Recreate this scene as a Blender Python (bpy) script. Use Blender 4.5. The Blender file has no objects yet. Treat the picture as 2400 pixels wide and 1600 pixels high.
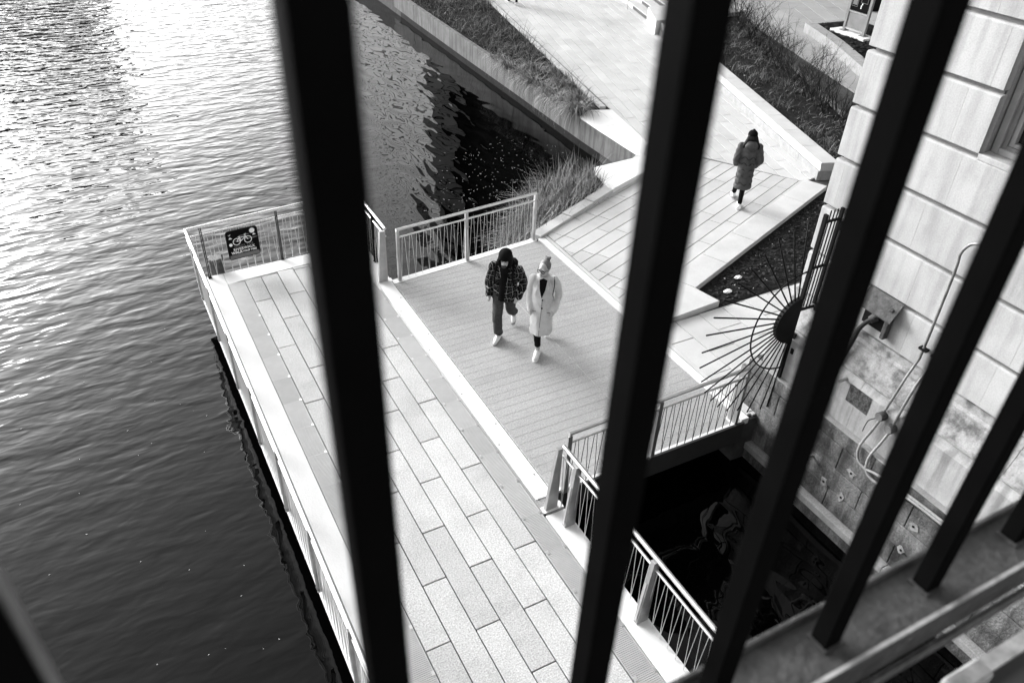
import bpy, bmesh, math, random
from mathutils import Vector, Matrix, noise
R = math.radians
rnd = random.Random(7)
S = bpy.context.scene
COL = S.collection
WATER = -0.8

# ------------------------------------------------------------------ camera
cam_d = bpy.data.cameras.new('camera'); cam = bpy.data.objects.new('camera', cam_d); COL.objects.link(cam)
yaw, pit, rol = R(29.506), R(35.80), R(2.518)
fw = Vector((math.sin(yaw)*math.cos(pit), math.cos(yaw)*math.cos(pit), -math.sin(pit)))
rt = Vector((math.cos(yaw), -math.sin(yaw), 0)); up = rt.cross(fw)
rt2 = rt*math.cos(rol) + up*math.sin(rol); up2 = up*math.cos(rol) - rt*math.sin(rol)
m = Matrix((rt2, up2, -fw)).transposed().to_4x4(); m.translation = Vector((0, 0, 7.5))
cam.matrix_world = m
cam_d.sensor_width = 36; cam_d.lens = 28.0
cam_d.clip_start = 0.02; cam_d.clip_end = 2000
cam_d.dof.use_dof = True; cam_d.dof.focus_distance = 13.0; cam_d.dof.aperture_fstop = 3.4
S.camera = cam

# ------------------------------------------------------------------ sky, sun, exposure
SUN_EL, SUN_AZ = R(16), R(-21)          # azimuth from +y towards +x
w = bpy.data.worlds.new('World'); S.world = w; w.use_nodes = True
nt = w.node_tree; nt.nodes.clear()
sky = nt.nodes.new('ShaderNodeTexSky'); sky.sky_type = 'NISHITA'; sky.sun_disc = False
sky.sun_elevation = SUN_EL; sky.sun_rotation = SUN_AZ; sky.air_density = 1.0; sky.dust_density = 5.0; sky.ozone_density = 1.0
bw = nt.nodes.new('ShaderNodeRGBToBW'); bg = nt.nodes.new('ShaderNodeBackground'); bg.inputs[1].default_value = 0.15
out = nt.nodes.new('ShaderNodeOutputWorld')
nt.links.new(sky.outputs[0], bw.inputs[0]); nt.links.new(bw.outputs[0], bg.inputs[0]); nt.links.new(bg.outputs[0], out.inputs[0])
sd = bpy.data.lights.new('sun', 'SUN'); sd.energy = 1.2; sd.angle = R(32); sd.color = (1, 1, 1)
so = bpy.data.objects.new('sun', sd); COL.objects.link(so)
sv = Vector((math.sin(SUN_AZ)*math.cos(SUN_EL), math.cos(SUN_AZ)*math.cos(SUN_EL), math.sin(SUN_EL)))
so.rotation_euler = sv.to_track_quat('Z', 'Y').to_euler(); so.location = (0, 20, 40)
vs = S.view_settings
vs.view_transform = 'Standard'; vs.look = 'None'; vs.gamma = 1; vs.exposure = 1.95; vs.use_curve_mapping = False
try:
    S.cycles.use_denoising = True
    S.cycles.max_bounces = 8
    S.cycles.sample_clamp_indirect = 6
except Exception: pass

# ------------------------------------------------------------------ materials
MATS = {}
def mat(name, v, rough=0.8, metal=0.0, var=0.0, vscale=3.0, speck=0.0, sscale=60.0, bump=0.0, bscale=40.0, rand=0.0, spec=0.5, stain=0.0, stscale=1.2, detail=6, streak=0.0):
    """neutral grey procedural material: broad variation, grain, per-object tint, stains and relief"""
    if name in MATS: return MATS[name]
    M = bpy.data.materials.new(name); M.use_nodes = True; n = M.node_tree; N = n.nodes; L = n.links
    b = N['Principled BSDF']; b.inputs['Roughness'].default_value = rough; b.inputs['Metallic'].default_value = metal
    b.inputs['Specular IOR Level'].default_value = spec
    tc = N.new('ShaderNodeTexCoord')
    cur = N.new('ShaderNodeValue'); cur.outputs[0].default_value = v; cur = cur.outputs[0]
    def mul(a, bsock):
        k = N.new('ShaderNodeMath'); k.operation = 'MULTIPLY'; L.new(a, k.inputs[0]); L.new(bsock, k.inputs[1]); return k.outputs[0]
    def noisefac(scale, lo, hi, det=detail, a=0.3, c=0.7):
        t = N.new('ShaderNodeTexNoise'); t.inputs['Scale'].default_value = scale; t.inputs['Detail'].default_value = det; t.inputs['Roughness'].default_value = 0.62
        L.new(tc.outputs['Object'], t.inputs['Vector'])
        r = N.new('ShaderNodeMapRange'); r.inputs[1].default_value = a; r.inputs[2].default_value = c; r.inputs[3].default_value = lo; r.inputs[4].default_value = hi
        L.new(t.outputs['Fac'], r.inputs[0]); return r.outputs[0]
    if var: cur = mul(cur, noisefac(vscale, 1-var, 1+var))
    if speck: cur = mul(cur, noisefac(sscale, 1-speck, 1+speck, 2))
    if stain: cur = mul(cur, noisefac(stscale, 1-stain, 1.0, 8, 0.36, 0.5))
    if streak:      # run-off streaks down the face
        mp = N.new('ShaderNodeMapping'); mp.inputs['Scale'].default_value = (5, 5, 0.45); L.new(tc.outputs['Object'], mp.inputs[0])
        t = N.new('ShaderNodeTexNoise'); t.inputs['Scale'].default_value = 1.6; t.inputs['Detail'].default_value = 5; L.new(mp.outputs[0], t.inputs['Vector'])
        rr_ = N.new('ShaderNodeMapRange'); rr_.inputs[1].default_value = 0.36; rr_.inputs[2].default_value = 0.56; rr_.inputs[3].default_value = 1-streak; rr_.inputs[4].default_value = 1.0
        L.new(t.outputs['Fac'], rr_.inputs[0]); cur = mul(cur, rr_.outputs[0])
    if rand:
        oi = N.new('ShaderNodeObjectInfo'); r = N.new('ShaderNodeMapRange'); r.inputs[3].default_value = 1-rand; r.inputs[4].default_value = 1+rand
        L.new(oi.outputs['Random'], r.inputs[0]); cur = mul(cur, r.outputs[0])
    cc = N.new('ShaderNodeCombineColor')
    for i in range(3): L.new(cur, cc.inputs[i])
    L.new(cc.outputs[0], b.inputs['Base Color'])
    if bump:
        t = N.new('ShaderNodeTexNoise'); t.inputs['Scale'].default_value = bscale; t.inputs['Detail'].default_value = 5
        L.new(tc.outputs['Object'], t.inputs['Vector'])
        bp = N.new('ShaderNodeBump'); bp.inputs['Strength'].default_value = bump; bp.inputs['Distance'].default_value = 0.02
        L.new(t.outputs['Fac'], bp.inputs['Height']); L.new(bp.outputs[0], b.inputs['Normal'])
    MATS[name] = M; return M

mat('deck_concrete', 0.68, 0.7, var=0.06, vscale=1.5, speck=0.06, sscale=120, bump=0.15)
mat('deck_paver', 0.49, 0.8, var=0.07, vscale=2, speck=0.36, sscale=60, rand=0.10, bump=0.4, bscale=90, stain=0.12, stscale=1.4)
mat('joint', 0.035, 0.95, var=0.4, vscale=8)
mat('walk_paver', 0.47, 0.8, var=0.09, vscale=1.2, speck=0.16, sscale=90, rand=0.06, bump=0.2, bscale=110, stain=0.12, stscale=0.5)
mat('upper_paver', 0.30, 0.85, var=0.1, vscale=1.5, speck=0.2, sscale=70, rand=0.08, bump=0.2)
mat('walk_joint', 0.045, 0.95, var=0.4, vscale=6)
mat('kerb_stone', 0.48, 0.75, var=0.1, vscale=2, speck=0.12, sscale=110, rand=0.05, bump=0.2)
mat('grating', 0.46, 0.6, metal=0.1, var=0.1, rand=0.08)
mat('plank', 0.33, 0.75, metal=0.0, var=0.22, vscale=34, speck=0.5, sscale=120, rand=0.05, stain=0.10, stscale=1.1)
mat('plank_gap', 0.5, 0.6, var=0.5, vscale=30)
mat('steel', 0.66, 0.32, metal=0.85, var=0.06, vscale=6)
mat('steel_post', 0.42, 0.42, metal=0.85, var=0.18, vscale=5)
mat('beam', 0.018, 0.7, var=0.3, vscale=4)
mat('limestone', 0.39, 0.85, var=0.07, vscale=2.2, speck=0.1, sscale=60, rand=0.06, bump=0.12, bscale=60, stain=0.10, stscale=2.6, streak=0.2)
mat('limestone_core', 0.16, 0.9, var=0.25, vscale=4, stain=0.3)
mat('plinth', 0.33, 0.85, var=0.14, vscale=3, speck=0.1, sscale=80, bump=0.25, stain=0.2, stscale=2, streak=0.4)
mat('weathered', 0.26, 0.85, var=0.5, vscale=5, speck=0.15, bump=0.4, bscale=25, stain=0.4, stscale=5)
mat('granite', 0.13, 0.85, var=0.7, vscale=1.8, speck=0.32, sscale=36, rand=0.22, bump=0.8, bscale=35, stain=0.7, stscale=1.6, streak=0.55)
mat('granite_pale', 0.27, 0.8, var=0.2, vscale=5, speck=0.25, sscale=70, bump=0.2)
mat('wet_stone', 0.012, 0.8, var=0.5, vscale=6, bump=0.5, spec=0.1)
mat('quay', 0.125, 0.85, var=0.25, vscale=2.0, speck=0.1, bump=0.3, stain=0.25, stscale=1.2, streak=0.45)
mat('soil', 0.012, 0.95, var=0.5, vscale=10, speck=0.6, sscale=50, bump=1.0, bscale=30, spec=0.1)
mat('mulch_chip', 0.02, 0.9, var=0.5, rand=0.3, spec=0.1)
mat('litter', 0.33, 0.9, var=0.3, vscale=10)
mat('straw', 0.17, 0.8, var=0.6, vscale=6, spec=0.2)
mat('straw_light', 0.36, 0.8, var=0.3, vscale=5, spec=0.2)
mat('straw_dark', 0.02, 0.9, var=0.3, vscale=5, spec=0.1)
mat('grass', 0.08, 0.85, var=0.6, vscale=3, spec=0.15)
mat('twig', 0.02, 0.9, var=0.3, vscale=5, spec=0.2)
mat('black_paint', 0.0022, 0.8, var=0.3, vscale=8, spec=0.02)
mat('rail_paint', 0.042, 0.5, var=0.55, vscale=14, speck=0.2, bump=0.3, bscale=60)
mat('rail_worn_lit', 0.25, 0.5, var=0.45, vscale=20)  # paler steel: wear, and the highlight painted on the lips
mat('iron', 0.006, 0.6, var=0.4, vscale=10, spec=0.12)
mat('conduit', 0.2, 0.5, metal=0.4, var=0.35, vscale=9)
mat('conduit_dark', 0.02, 0.5, var=0.3, spec=0.3)
mat('rust', 0.06, 0.8, var=0.6, vscale=14, bump=0.5)
mat('peel', 0.05, 0.9, var=0.9, vscale=16, speck=0.6, sscale=50, bump=1.0, bscale=30)
mat('glass', 0.004, 0.05, spec=0.6)
mat('frame', 0.22, 0.5, metal=0.5, var=0.15)
mat('window_wood', 0.30, 0.6, var=0.15)
mat('sign_black', 0.006, 0.9, spec=0.05)
mat('sign_white', 0.80, 0.6)
mat('sign_dim', 0.12, 0.6)
mat('drain', 0.09, 0.6, metal=0.3, var=0.3, vscale=12)
mat('skin', 0.40, 0.55, var=0.06, vscale=20)
mat('hair_fair', 0.12, 0.6, var=0.35, vscale=40)
mat('hair_dark', 0.006, 0.6, var=0.3, vscale=30, spec=0.2)
mat('cloth_black', 0.006, 0.95, var=0.3, vscale=9, spec=0.08)
mat('denim', 0.055, 0.95, var=0.4, vscale=9, speck=0.2, spec=0.1, bump=0.5, bscale=30)
mat('coat_pale', 0.55, 0.95, var=0.10, vscale=9, speck=0.06, spec=0.1, bump=0.4, bscale=14)
mat('coat_line', 0.22, 0.95, spec=0.1)
mat('puffer', 0.055, 0.7, var=0.2, vscale=8, spec=0.3)
mat('shoe', 0.78, 0.6, var=0.06, vscale=12)
mat('shoe_grey', 0.30, 0.7, var=0.2, vscale=12)
mat('tower_dark', 0.008, 0.9, var=0.2, vscale=0.2, spec=0.05)
mat('tower_pale', 0.9, 0.7, var=0.1, vscale=0.3)
mat('tower_glass', 0.02, 0.15)
mat('tower_mid', 0.20, 0.7, var=0.2, vscale=0.2)
mat('bridge_steel', 0.03, 0.6, var=0.4, vscale=2)
mat('sidewalk', 0.28, 0.85, var=0.2, vscale=3, speck=0.2)

def mat_plaid():
    M = bpy.data.materials.new('plaid'); M.use_nodes = True; n = M.node_tree; N = n.nodes; L = n.links
    b = N['Principled BSDF']; b.inputs['Roughness'].default_value = 0.95; b.inputs['Specular IOR Level'].default_value = 0.08
    tc = N.new('ShaderNodeTexCoord'); sp = N.new('ShaderNodeSeparateXYZ'); L.new(tc.outputs['Object'], sp.inputs[0])
    def m1(op, a, c=None):
        k = N.new('ShaderNodeMath'); k.operation = op
        if hasattr(a, 'links'): L.new(a, k.inputs[0])
        else: k.inputs[0].default_value = a
        if c is not None:
            if hasattr(c, 'links'): L.new(c, k.inputs[1])
            else: k.inputs[1].default_value = c
        return k.outputs[0]
    def lines(s, per, wd, ph=0.0):
        f = m1('FRACT', m1('ADD', m1('DIVIDE', s, per), ph)); return m1('LESS_THAN', f, wd)
    nz = N.new('ShaderNodeTexNoise'); nz.inputs['Scale'].default_value = 7.0; L.new(tc.outputs['Object'], nz.inputs['Vector'])
    wob = m1('MULTIPLY', m1('SUBTRACT', nz.outputs['Fac'], 0.5), 0.14)
    xy = m1('ADD', wob, m1('ADD', sp.outputs[0], m1('MULTIPLY', sp.outputs[1], 0.8))); zw_ = m1('ADD', sp.outputs[2], wob)
    a = m1('MAXIMUM', lines(zw_, 0.115, 0.065, 0.3), lines(xy, 0.105, 0.065, 0.5))
    c = m1('MULTIPLY', m1('MAXIMUM', lines(zw_, 0.115, 0.06, 0.75), lines(xy, 0.105, 0.06, 0.95)), 0.25)
    v = m1('ADD', m1('MULTIPLY', m1('MAXIMUM', a, c), 0.26), 0.006)
    cc = N.new('ShaderNodeCombineColor')
    for i in range(3): L.new(v, cc.inputs[i])
    L.new(cc.outputs[0], b.inputs['Base Color']); MATS['plaid'] = M
mat_plaid()

def mat_water():
    M = bpy.data.materials.new('water'); M.use_nodes = True; n = M.node_tree; N = n.nodes; L = n.links
    b = N['Principled BSDF']; b.inputs['Base Color'].default_value = (0.0004, 0.0004, 0.0004, 1); b.inputs['Roughness'].default_value = 0.015
    b.inputs['IOR'].default_value = 1.29
    tc = N.new('ShaderNodeTexCoord')
    def wave(sx, sy, sc, det, rot=0.0, dist=0.0):
        mp = N.new('ShaderNodeMapping'); mp.inputs['Scale'].default_value = (sx, sy, 1); mp.inputs['Rotation'].default_value = (0, 0, rot)
        L.new(tc.outputs['Object'], mp.inputs[0])
        t = N.new('ShaderNodeTexNoise'); t.inputs['Scale'].default_value = sc; t.inputs['Detail'].default_value = det; t.inputs['Distortion'].default_value = dist
        t.inputs['Roughness'].default_value = 0.5
        L.new(mp.outputs[0], t.inputs['Vector']); return t.outputs['Fac']
    def op(o, a, c):
        k = N.new('ShaderNodeMath'); k.operation = o
        for i, s in enumerate((a, c)):
            if hasattr(s, 'links'): L.new(s, k.inputs[i])
            else: k.inputs[i].default_value = s
        return k.outputs[0]
    # open river: wind ripples with crests across the stream; sheltered corner: slow round ripples
    sp = N.new('ShaderNodeSeparateXYZ'); L.new(tc.outputs['Object'], sp.inputs[0])
    big = wave(0.5, 1.25, 1.0, 2, R(-5)); mid = wave(0.9, 2.1, 1.5, 1.5, R(4), 0.4); fine = wave(1.0, 2.2, 3.6, 1.0, R(-7), 0.3); calm = wave(1.5, 0.62, 1.9, 0.4, R(20), 0.35); low = wave(0.3, 0.5, 1.0, 1.0)
    shelter = N.new('ShaderNodeMapRange'); shelter.inputs[1].default_value = 3.2; shelter.inputs[2].default_value = 6.0
    # the lee of the dock runs slightly skew to the bank
    lee = op('SUBTRACT', sp.outputs[0], op('MULTIPLY', op('SUBTRACT', sp.outputs[1], 13.0), 0.16)); L.new(lee, shelter.inputs[0])
    near = N.new('ShaderNodeMapRange'); near.inputs[1].default_value = 8.0; near.inputs[2].default_value = 36.0; near.inputs[3].default_value = 0.15; near.inputs[4].default_value = 1.2
    L.new(sp.outputs[1], near.inputs[0])
    op_h = op('ADD', op('MULTIPLY', fine, 0.018), op('ADD', op('MULTIPLY', big, 0.05), op('MULTIPLY', mid, 0.066)))
    op_h = op('MULTIPLY', op_h, near.outputs[0])
    ca_h = op('ADD', op('MULTIPLY', calm, 0.022), op('MULTIPLY', low, 0.012))
    h = op('ADD', op('MULTIPLY', op_h, op('SUBTRACT', 1.0, shelter.outputs[0])), op('MULTIPLY', ca_h, shelter.outputs[0]))
    bp = N.new('ShaderNodeBump'); bp.inputs['Strength'].default_value = 1.0; bp.inputs['Distance'].default_value = 1.0
    L.new(h, bp.inputs['Height']); L.new(bp.outputs[0], b.inputs['Normal'])
    MATS['water'] = M
mat_water()

# ------------------------------------------------------------------ helpers
def world_loc(o):
    p = Vector((0, 0, 0))
    while o is not None: p += o.location; o = o.parent
    return p
def put(o, parent, wloc=(0, 0, 0)):
    """parent without rotation, keep geometry given in world coordinates"""
    o.parent = parent; o.location = Vector(wloc) - world_loc(parent)
    return o
def build(name, bm, m, parent=None, smooth=False, wloc=(0, 0, 0), me=None):
    if me is None:
        me = bpy.data.meshes.new(name); bm.to_mesh(me); bm.free()
        me.materials.append(MATS[m])
        if smooth:
            for p in me.polygons: p.use_smooth = True
    o = bpy.data.objects.new(name, me); COL.objects.link(o)
    if parent is not None: put(o, parent, wloc)
    else: o.location = wloc
    return o
def pyd(name, vs_, fs, m, parent=None, smooth=False, wloc=(0, 0, 0)):
    me = bpy.data.meshes.new(name); me.from_pydata(vs_, [], fs); me.materials.append(MATS[m])
    if smooth:
        for p in me.polygons: p.use_smooth = True
    o = bpy.data.objects.new(name, me); COL.objects.link(o)
    if parent is not None: put(o, parent, wloc)
    else: o.location = wloc
    return o
def tag(o, label, cat, group=None, kind=None):
    o['label'] = label; o['category'] = cat
    if group: o['group'] = group
    if kind: o['kind'] = kind
    return o
def struct(o, label=None):
    o['kind'] = 'structure'
    if label: o['label'] = label
    return o
def thing(name, loc, label, cat, group=None):
    e = bpy.data.objects.new(name, None); COL.objects.link(e); e.location = loc; e.empty_display_size = 0.1
    return tag(e, label, cat, group)
def box(bm, a, b, bev=0.0):
    x0, y0, z0 = a; x1, y1, z1 = b
    v = [bm.verts.new(p) for p in ((x0, y0, z0), (x1, y0, z0), (x1, y1, z0), (x0, y1, z0), (x0, y0, z1), (x1, y0, z1), (x1, y1, z1), (x0, y1, z1))]
    f = [bm.faces.new([v[i] for i in q]) for q in ((3, 2, 1, 0), (4, 5, 6, 7), (0, 1, 5, 4), (1, 2, 6, 5), (2, 3, 7, 6), (3, 0, 4, 7))]
    if bev: bmesh.ops.bevel(bm, geom=list({e for q in f for e in q.edges}), offset=bev, segments=1, affect='EDGES')
    return bm
def boxo(name, a, b, m, parent=None, bev=0.0):
    bm = bmesh.new(); box(bm, a, b, bev); return build(name, bm, m, parent)
def prism(bm, poly, z0, z1, bev=0.0):
    ztop = (lambda p: z1) if not callable(z1) else z1
    lo = [bm.verts.new((p[0], p[1], z0)) for p in poly]; hi = [bm.verts.new((p[0], p[1], ztop(p))) for p in poly]
    n = len(poly); t = bm.faces.new(hi); bm.faces.new(lo[::-1])
    for i in range(n): bm.faces.new((lo[i], lo[(i+1) % n], hi[(i+1) % n], hi[i]))
    if bev: bmesh.ops.bevel(bm, geom=list(t.edges), offset=bev, segments=1, affect='EDGES')
    return bm
def prismo(name, poly, z0, z1, m, parent=None, bev=0.0):
    bm = bmesh.new(); prism(bm, ccw(poly), z0, z1, bev); return build(name, bm, m, parent)
def ccw(p):
    a = sum(p[i][0]*p[(i+1) % len(p)][1]-p[(i+1) % len(p)][0]*p[i][1] for i in range(len(p)))
    return list(p) if a > 0 else list(p)[::-1]
def clip(poly, conv):
    """Sutherland-Hodgman: poly inside convex ccw conv"""
    out = list(poly); n = len(conv)
    for i in range(n):
        a, b = conv[i], conv[(i+1) % n]; inp = out; out = []
        if not inp: return []
        def side(p): return (b[0]-a[0])*(p[1]-a[1])-(b[1]-a[1])*(p[0]-a[0])
        for j in range(len(inp)):
            p, q = inp[j], inp[(j+1) % len(inp)]; sp, sq = side(p), side(q)
            if sp >= 0: out.append(p)
            if (sp >= 0) != (sq >= 0):
                t = sp/(sp-sq); out.append((p[0]+(q[0]-p[0])*t, p[1]+(q[1]-p[1])*t))
    return out
def area(p): return abs(sum(p[i][0]*p[(i+1) % len(p)][1]-p[(i+1) % len(p)][0]*p[i][1] for i in range(len(p))))/2
def tube_geo(bm, pts, rad, n=8, cap=True, split=False):
    pts = [Vector(p) for p in pts]; rr = rad if isinstance(rad, (list, tuple)) else [rad]*len(pts)
    rings = []; ref = None
    for i, p in enumerate(pts):
        d = (pts[min(i+1, len(pts)-1)]-pts[max(i-1, 0)]).normalized()
        if ref is None: ref = Vector((0, 0, 1)) if abs(d.z) < 0.9 else Vector((1, 0, 0))
        s = d.cross(ref).normalized(); t = s.cross(d).normalized(); ref = t
        rings.append([bm.verts.new(p+(s*math.cos(2*math.pi*k/n)+t*math.sin(2*math.pi*k/n))*rr[i]) for k in range(n)])
    for a, b in zip(rings, rings[1:]):
        for k in range(n): bm.faces.new((a[k], a[(k+1) % n], b[(k+1) % n], b[k]))
    if cap:
        bm.faces.new([bm.verts.new(v.co) for v in rings[0][::-1]]) if n >= 8 and split else bm.faces.new(rings[0][::-1])
        bm.faces.new([bm.verts.new(v.co) for v in rings[-1]]) if n >= 8 and split else bm.faces.new(rings[-1])
    return bm
def tubeo(name, pts, rad, m, parent=None, n=8):
    bm = bmesh.new(); tube_geo(bm, pts, rad, n, True, True); bmesh.ops.recalc_face_normals(bm, faces=bm.faces); return build(name, bm, m, parent, True)
def smooth_path(pts, k=4):
    pts = [Vector(p) for p in pts]; o = []
    for i in range(len(pts)-1):
        p0 = pts[max(i-1, 0)]; p1 = pts[i]; p2 = pts[i+1]; p3 = pts[min(i+2, len(pts)-1)]
        for j in range(k):
            t = j/k; o.append(0.5*((2*p1)+(p2-p0)*t+(2*p0-5*p1+4*p2-p3)*t*t+(3*p1-p0-3*p2+p3)*t**3))
    o.append(pts[-1]); return o

def pave(parent, conv, origin, ang, wd, ln, gap, z, th, m, bond=0.5, seed=1, skew=0.0, jit=0.0015, holes=()):
    """real paving slabs laid in running bond, clipped to a convex zone"""
    r = random.Random(seed); conv = ccw(conv); c, s = math.cos(ang), math.sin(ang)
    def loc(p): x, y = p[0]-origin[0], p[1]-origin[1]; return (x*c+y*s, -x*s+y*c)
    def wor(p): return (origin[0]+p[0]*c-p[1]*s, origin[1]+p[0]*s+p[1]*c)
    L_ = [loc(p) for p in conv]
    u0, u1 = min(p[0] for p in L_), max(p[0] for p in L_); v0, v1 = min(p[1] for p in L_), max(p[1] for p in L_)
    items = []
    for j in range(math.floor(v0/wd), math.ceil(v1/wd)):
        off = (j % 2)*bond*ln if bond >= 0 else r.random()*ln
        for i in range(math.floor((u0-off)/ln)-1, math.ceil((u1-off)/ln)+1):
            a0, a1 = off+i*ln+gap/2, off+(i+1)*ln-gap/2; b0, b1 = j*wd+gap/2, (j+1)*wd-gap/2
            q = [(a0+skew*b0, b0), (a1+skew*b0, b0), (a1+skew*b1, b1), (a0+skew*b1, b1)]
            p = clip([wor(t) for t in q], conv)
            if len(p) < 3 or area(p) < 0.004: continue
            cx = sum(t[0] for t in p)/len(p); cy = sum(t[1] for t in p)/len(p)
            items.append((math.hypot(cx, cy), p))
    items.sort(key=lambda t: t[0]); rest = bmesh.new(); nrest = 0
    for k, (d, p) in enumerate(items):
        # drop doubled corner points
        pp = [t for i, t in enumerate(p) if math.hypot(t[0]-p[i-1][0], t[1]-p[i-1][1]) > 1e-4]
        if len(pp) < 3: continue
        zz = z + r.uniform(-jit, jit)
        if k < 290:
            bm = bmesh.new(); prism(bm, pp, z-th, zz, 0.004); build('paver', bm, m, parent)
        else: prism(rest, pp, z-th, zz); nrest += 1
    if nrest:
        o = build('paver_field', rest, m, parent); o['kind'] = 'stuff'
    else: rest.free()

# ------------------------------------------------------------------ river, bank and bridge structure
bm = bmesh.new(); box(bm, (-260, -120, WATER-3), (260, 260, WATER)); struct(build('river', bm, 'water'))

deck = struct(boxo('river_deck', (1.0, -9, -0.30), (4.04, 13.06, -0.035), 'joint'))
for y in (-5, -1.5, 2.0, 5.5, 9.0, 12.4):      # piles under the deck
    for x in (1.5, 3.5): tubeo('pile', [(x, y, -3), (x, y, -0.31)], 0.16, 'beam', deck, 10)
boxo('edge_slab', (0.985, -9.01, -0.34), (1.425, 13.07, 0.0), 'deck_concrete', deck, 0.006)
prismo('edge_slab', [(1.429, 12.66), (1.71, 12.70), (3.80, 12.86), (3.80, 13.17), (1.429, 13.07)], -0.1, 0.0, 'deck_concrete', deck, 0.004)
boxo('edge_slab', (3.765, -9, -0.30), (4.05, 5.62, 0.0), 'deck_concrete', deck, 0.005)
boxo('hinge_plate', (3.79, 5.90, -0.02), (4.035, 11.60, 0.006), 'deck_concrete', deck, 0.003)
boxo('hinge_strip', (3.755, 5.66, -0.05), (3.785, 12.84, 0.0), 'steel', deck)
bm = bmesh.new(); box(bm, (3.789, 5.63, -0.1), (4.05, 5.895, -0.004)); build('corner_slab', bm, 'granite_pale', deck)
boxo('edge_slab', (3.79, 11.61, -0.1), (4.05, 12.88, 0.0), 'deck_concrete', deck, 0.004)
pcol = [1.713+0.2925*i for i in range(7)]
for i in range(6):
    x0, x1 = pcol[i]+0.007, pcol[i+1]-0.007
    off = 4.565 if i % 2 == 0 else 3.865
    k0 = math.floor((-9-off)/1.47)
    for k in range(k0, 7):
        y0, y1 = off+1.47*k+0.007, off+1.47*(k+1)-0.007
        yend = 12.66+(x0-1.43)*0.085
        if y0 > yend-0.05: continue
        y1 = min(y1, yend); y0 = max(y0, -8.99)
        bm = bmesh.new(); z = rnd.uniform(-0.002, 0.002)
        box(bm, (x0, y0, -0.034), (x1, y1, z), 0.005); build('paver', bm, 'deck_paver', deck)
def grating_mesh():
    bm = bmesh.new(); Lp, W_ = 0.585, 0.272
    box(bm, (0, 0, -0.03), (0.010, Lp, 0)); box(bm, (W_-0.010, 0, -0.03), (W_, Lp, 0))
    n = 26
    for k in range(n+1):
        y = k*(Lp-0.008)/n; box(bm, (0.0101, y, -0.028), (W_-0.0101, y+0.0150, -0.0008))
    for x in (0.09, 0.18): box(bm, (x, 0.009, -0.03), (x+0.006, Lp-0.009, -0.013))
    return bm
gm = None
for x in (1.433, 3.476):
    for k in range(-20, 18):
        y = 3.33+0.597*k if x > 2 else 3.114+0.597*k
        if y+0.59 > (12.69 if x < 2 else 12.86): break
        if gm is None:
            o = build('grating_panel', grating_mesh(), 'grating', deck, wloc=(x, y, 0)); gm = o.data
        else: build('grating_panel', None, None, deck, wloc=(x, y, 0), me=gm)
clip_bm = bmesh.new(); box(clip_bm, (0, 0, 0), (0.035, 0.05, 0.006)); cm = None
for k in range(-12, 15):
    for x, y in ((1.67, 3.09+0.597*k), (3.72, 3.30+0.597*k), (3.485, 3.30+0.597*k)):
        if y > 12.5: continue
        if cm is None: o = build('grating_clip', clip_bm, 'steel', deck, wloc=(x, y, 0)); cm = o.data
        else: build('grating_clip', None, None, deck, wloc=(x, y, 0), me=cm)
for y in (6.3, 7.4, 8.6, 9.8, 11.0):
    bm = bmesh.new(); tube_geo(bm, [(3.985, y, 0.004), (3.985, y, 0.012)], 0.012, 8); build('plate_bolt', bm, 'steel_post', deck)
    bm = bmesh.new(); tube_geo(bm, [(3.83, y-.4, 0.004), (3.83, y-.4, 0.012)], 0.012, 8); build('plate_bolt', bm, 'steel_post', deck)

# gangway of metal planks
yf = lambda x: 11.49+(x-4.17)*0.104
gang = struct(prismo('gangway', [(4.05, 5.90), (7.20, 5.90), (7.20, 11.80), (4.05, 11.475)], -0.12, -0.0022, 'plank_gap'))
k = 0; y = 5.955
while y < 11.8:
    for a, b in ((4.06, 5.742), (5.752, 7.185)):
        p = clip([(a, y), (b, y), (b, y+0.148), (a, y+0.148)], ccw([(4.05, 5.955), (7.19, 5.955), (7.19, yf(7.19)-0.01), (4.05, yf(4.05)-0.01)]))
        if len(p) > 2 and area(p) > 0.01:
            bm = bmesh.new(); prism(bm, p, -0.0021, 0.0006+rnd.uniform(-0.0005, 0.0005)); build('plank', bm, 'plank', gang)
    y += 0.155
boxo('edge_beam', (4.06, 5.862, -0.34), (7.20, 5.898, 0.015), 'beam', gang)
boxo('kick_plate', (4.06, 5.90, -0.05), (7.04, 5.952, 0.004), 'deck_concrete', gang)
prismo('kick_plate', [(4.05, yf(4.05)-0.008), (7.12, yf(7.12)-0.008), (7.12, yf(7.12)+0.13), (4.05, yf(4.05)+0.13)], -0.30, 0.006, 'deck_concrete', gang)
struct(boxo('threshold', (7.201, 5.93, -0.1), (7.345, 11.86, 0.004), 'deck_concrete', None, 0.003))
boxo('threshold_strip', (7.36, 6.0, -0.1), (7.425, 11.9, 0.002), 'kerb_stone', bpy.data.objects['threshold'])

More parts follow.
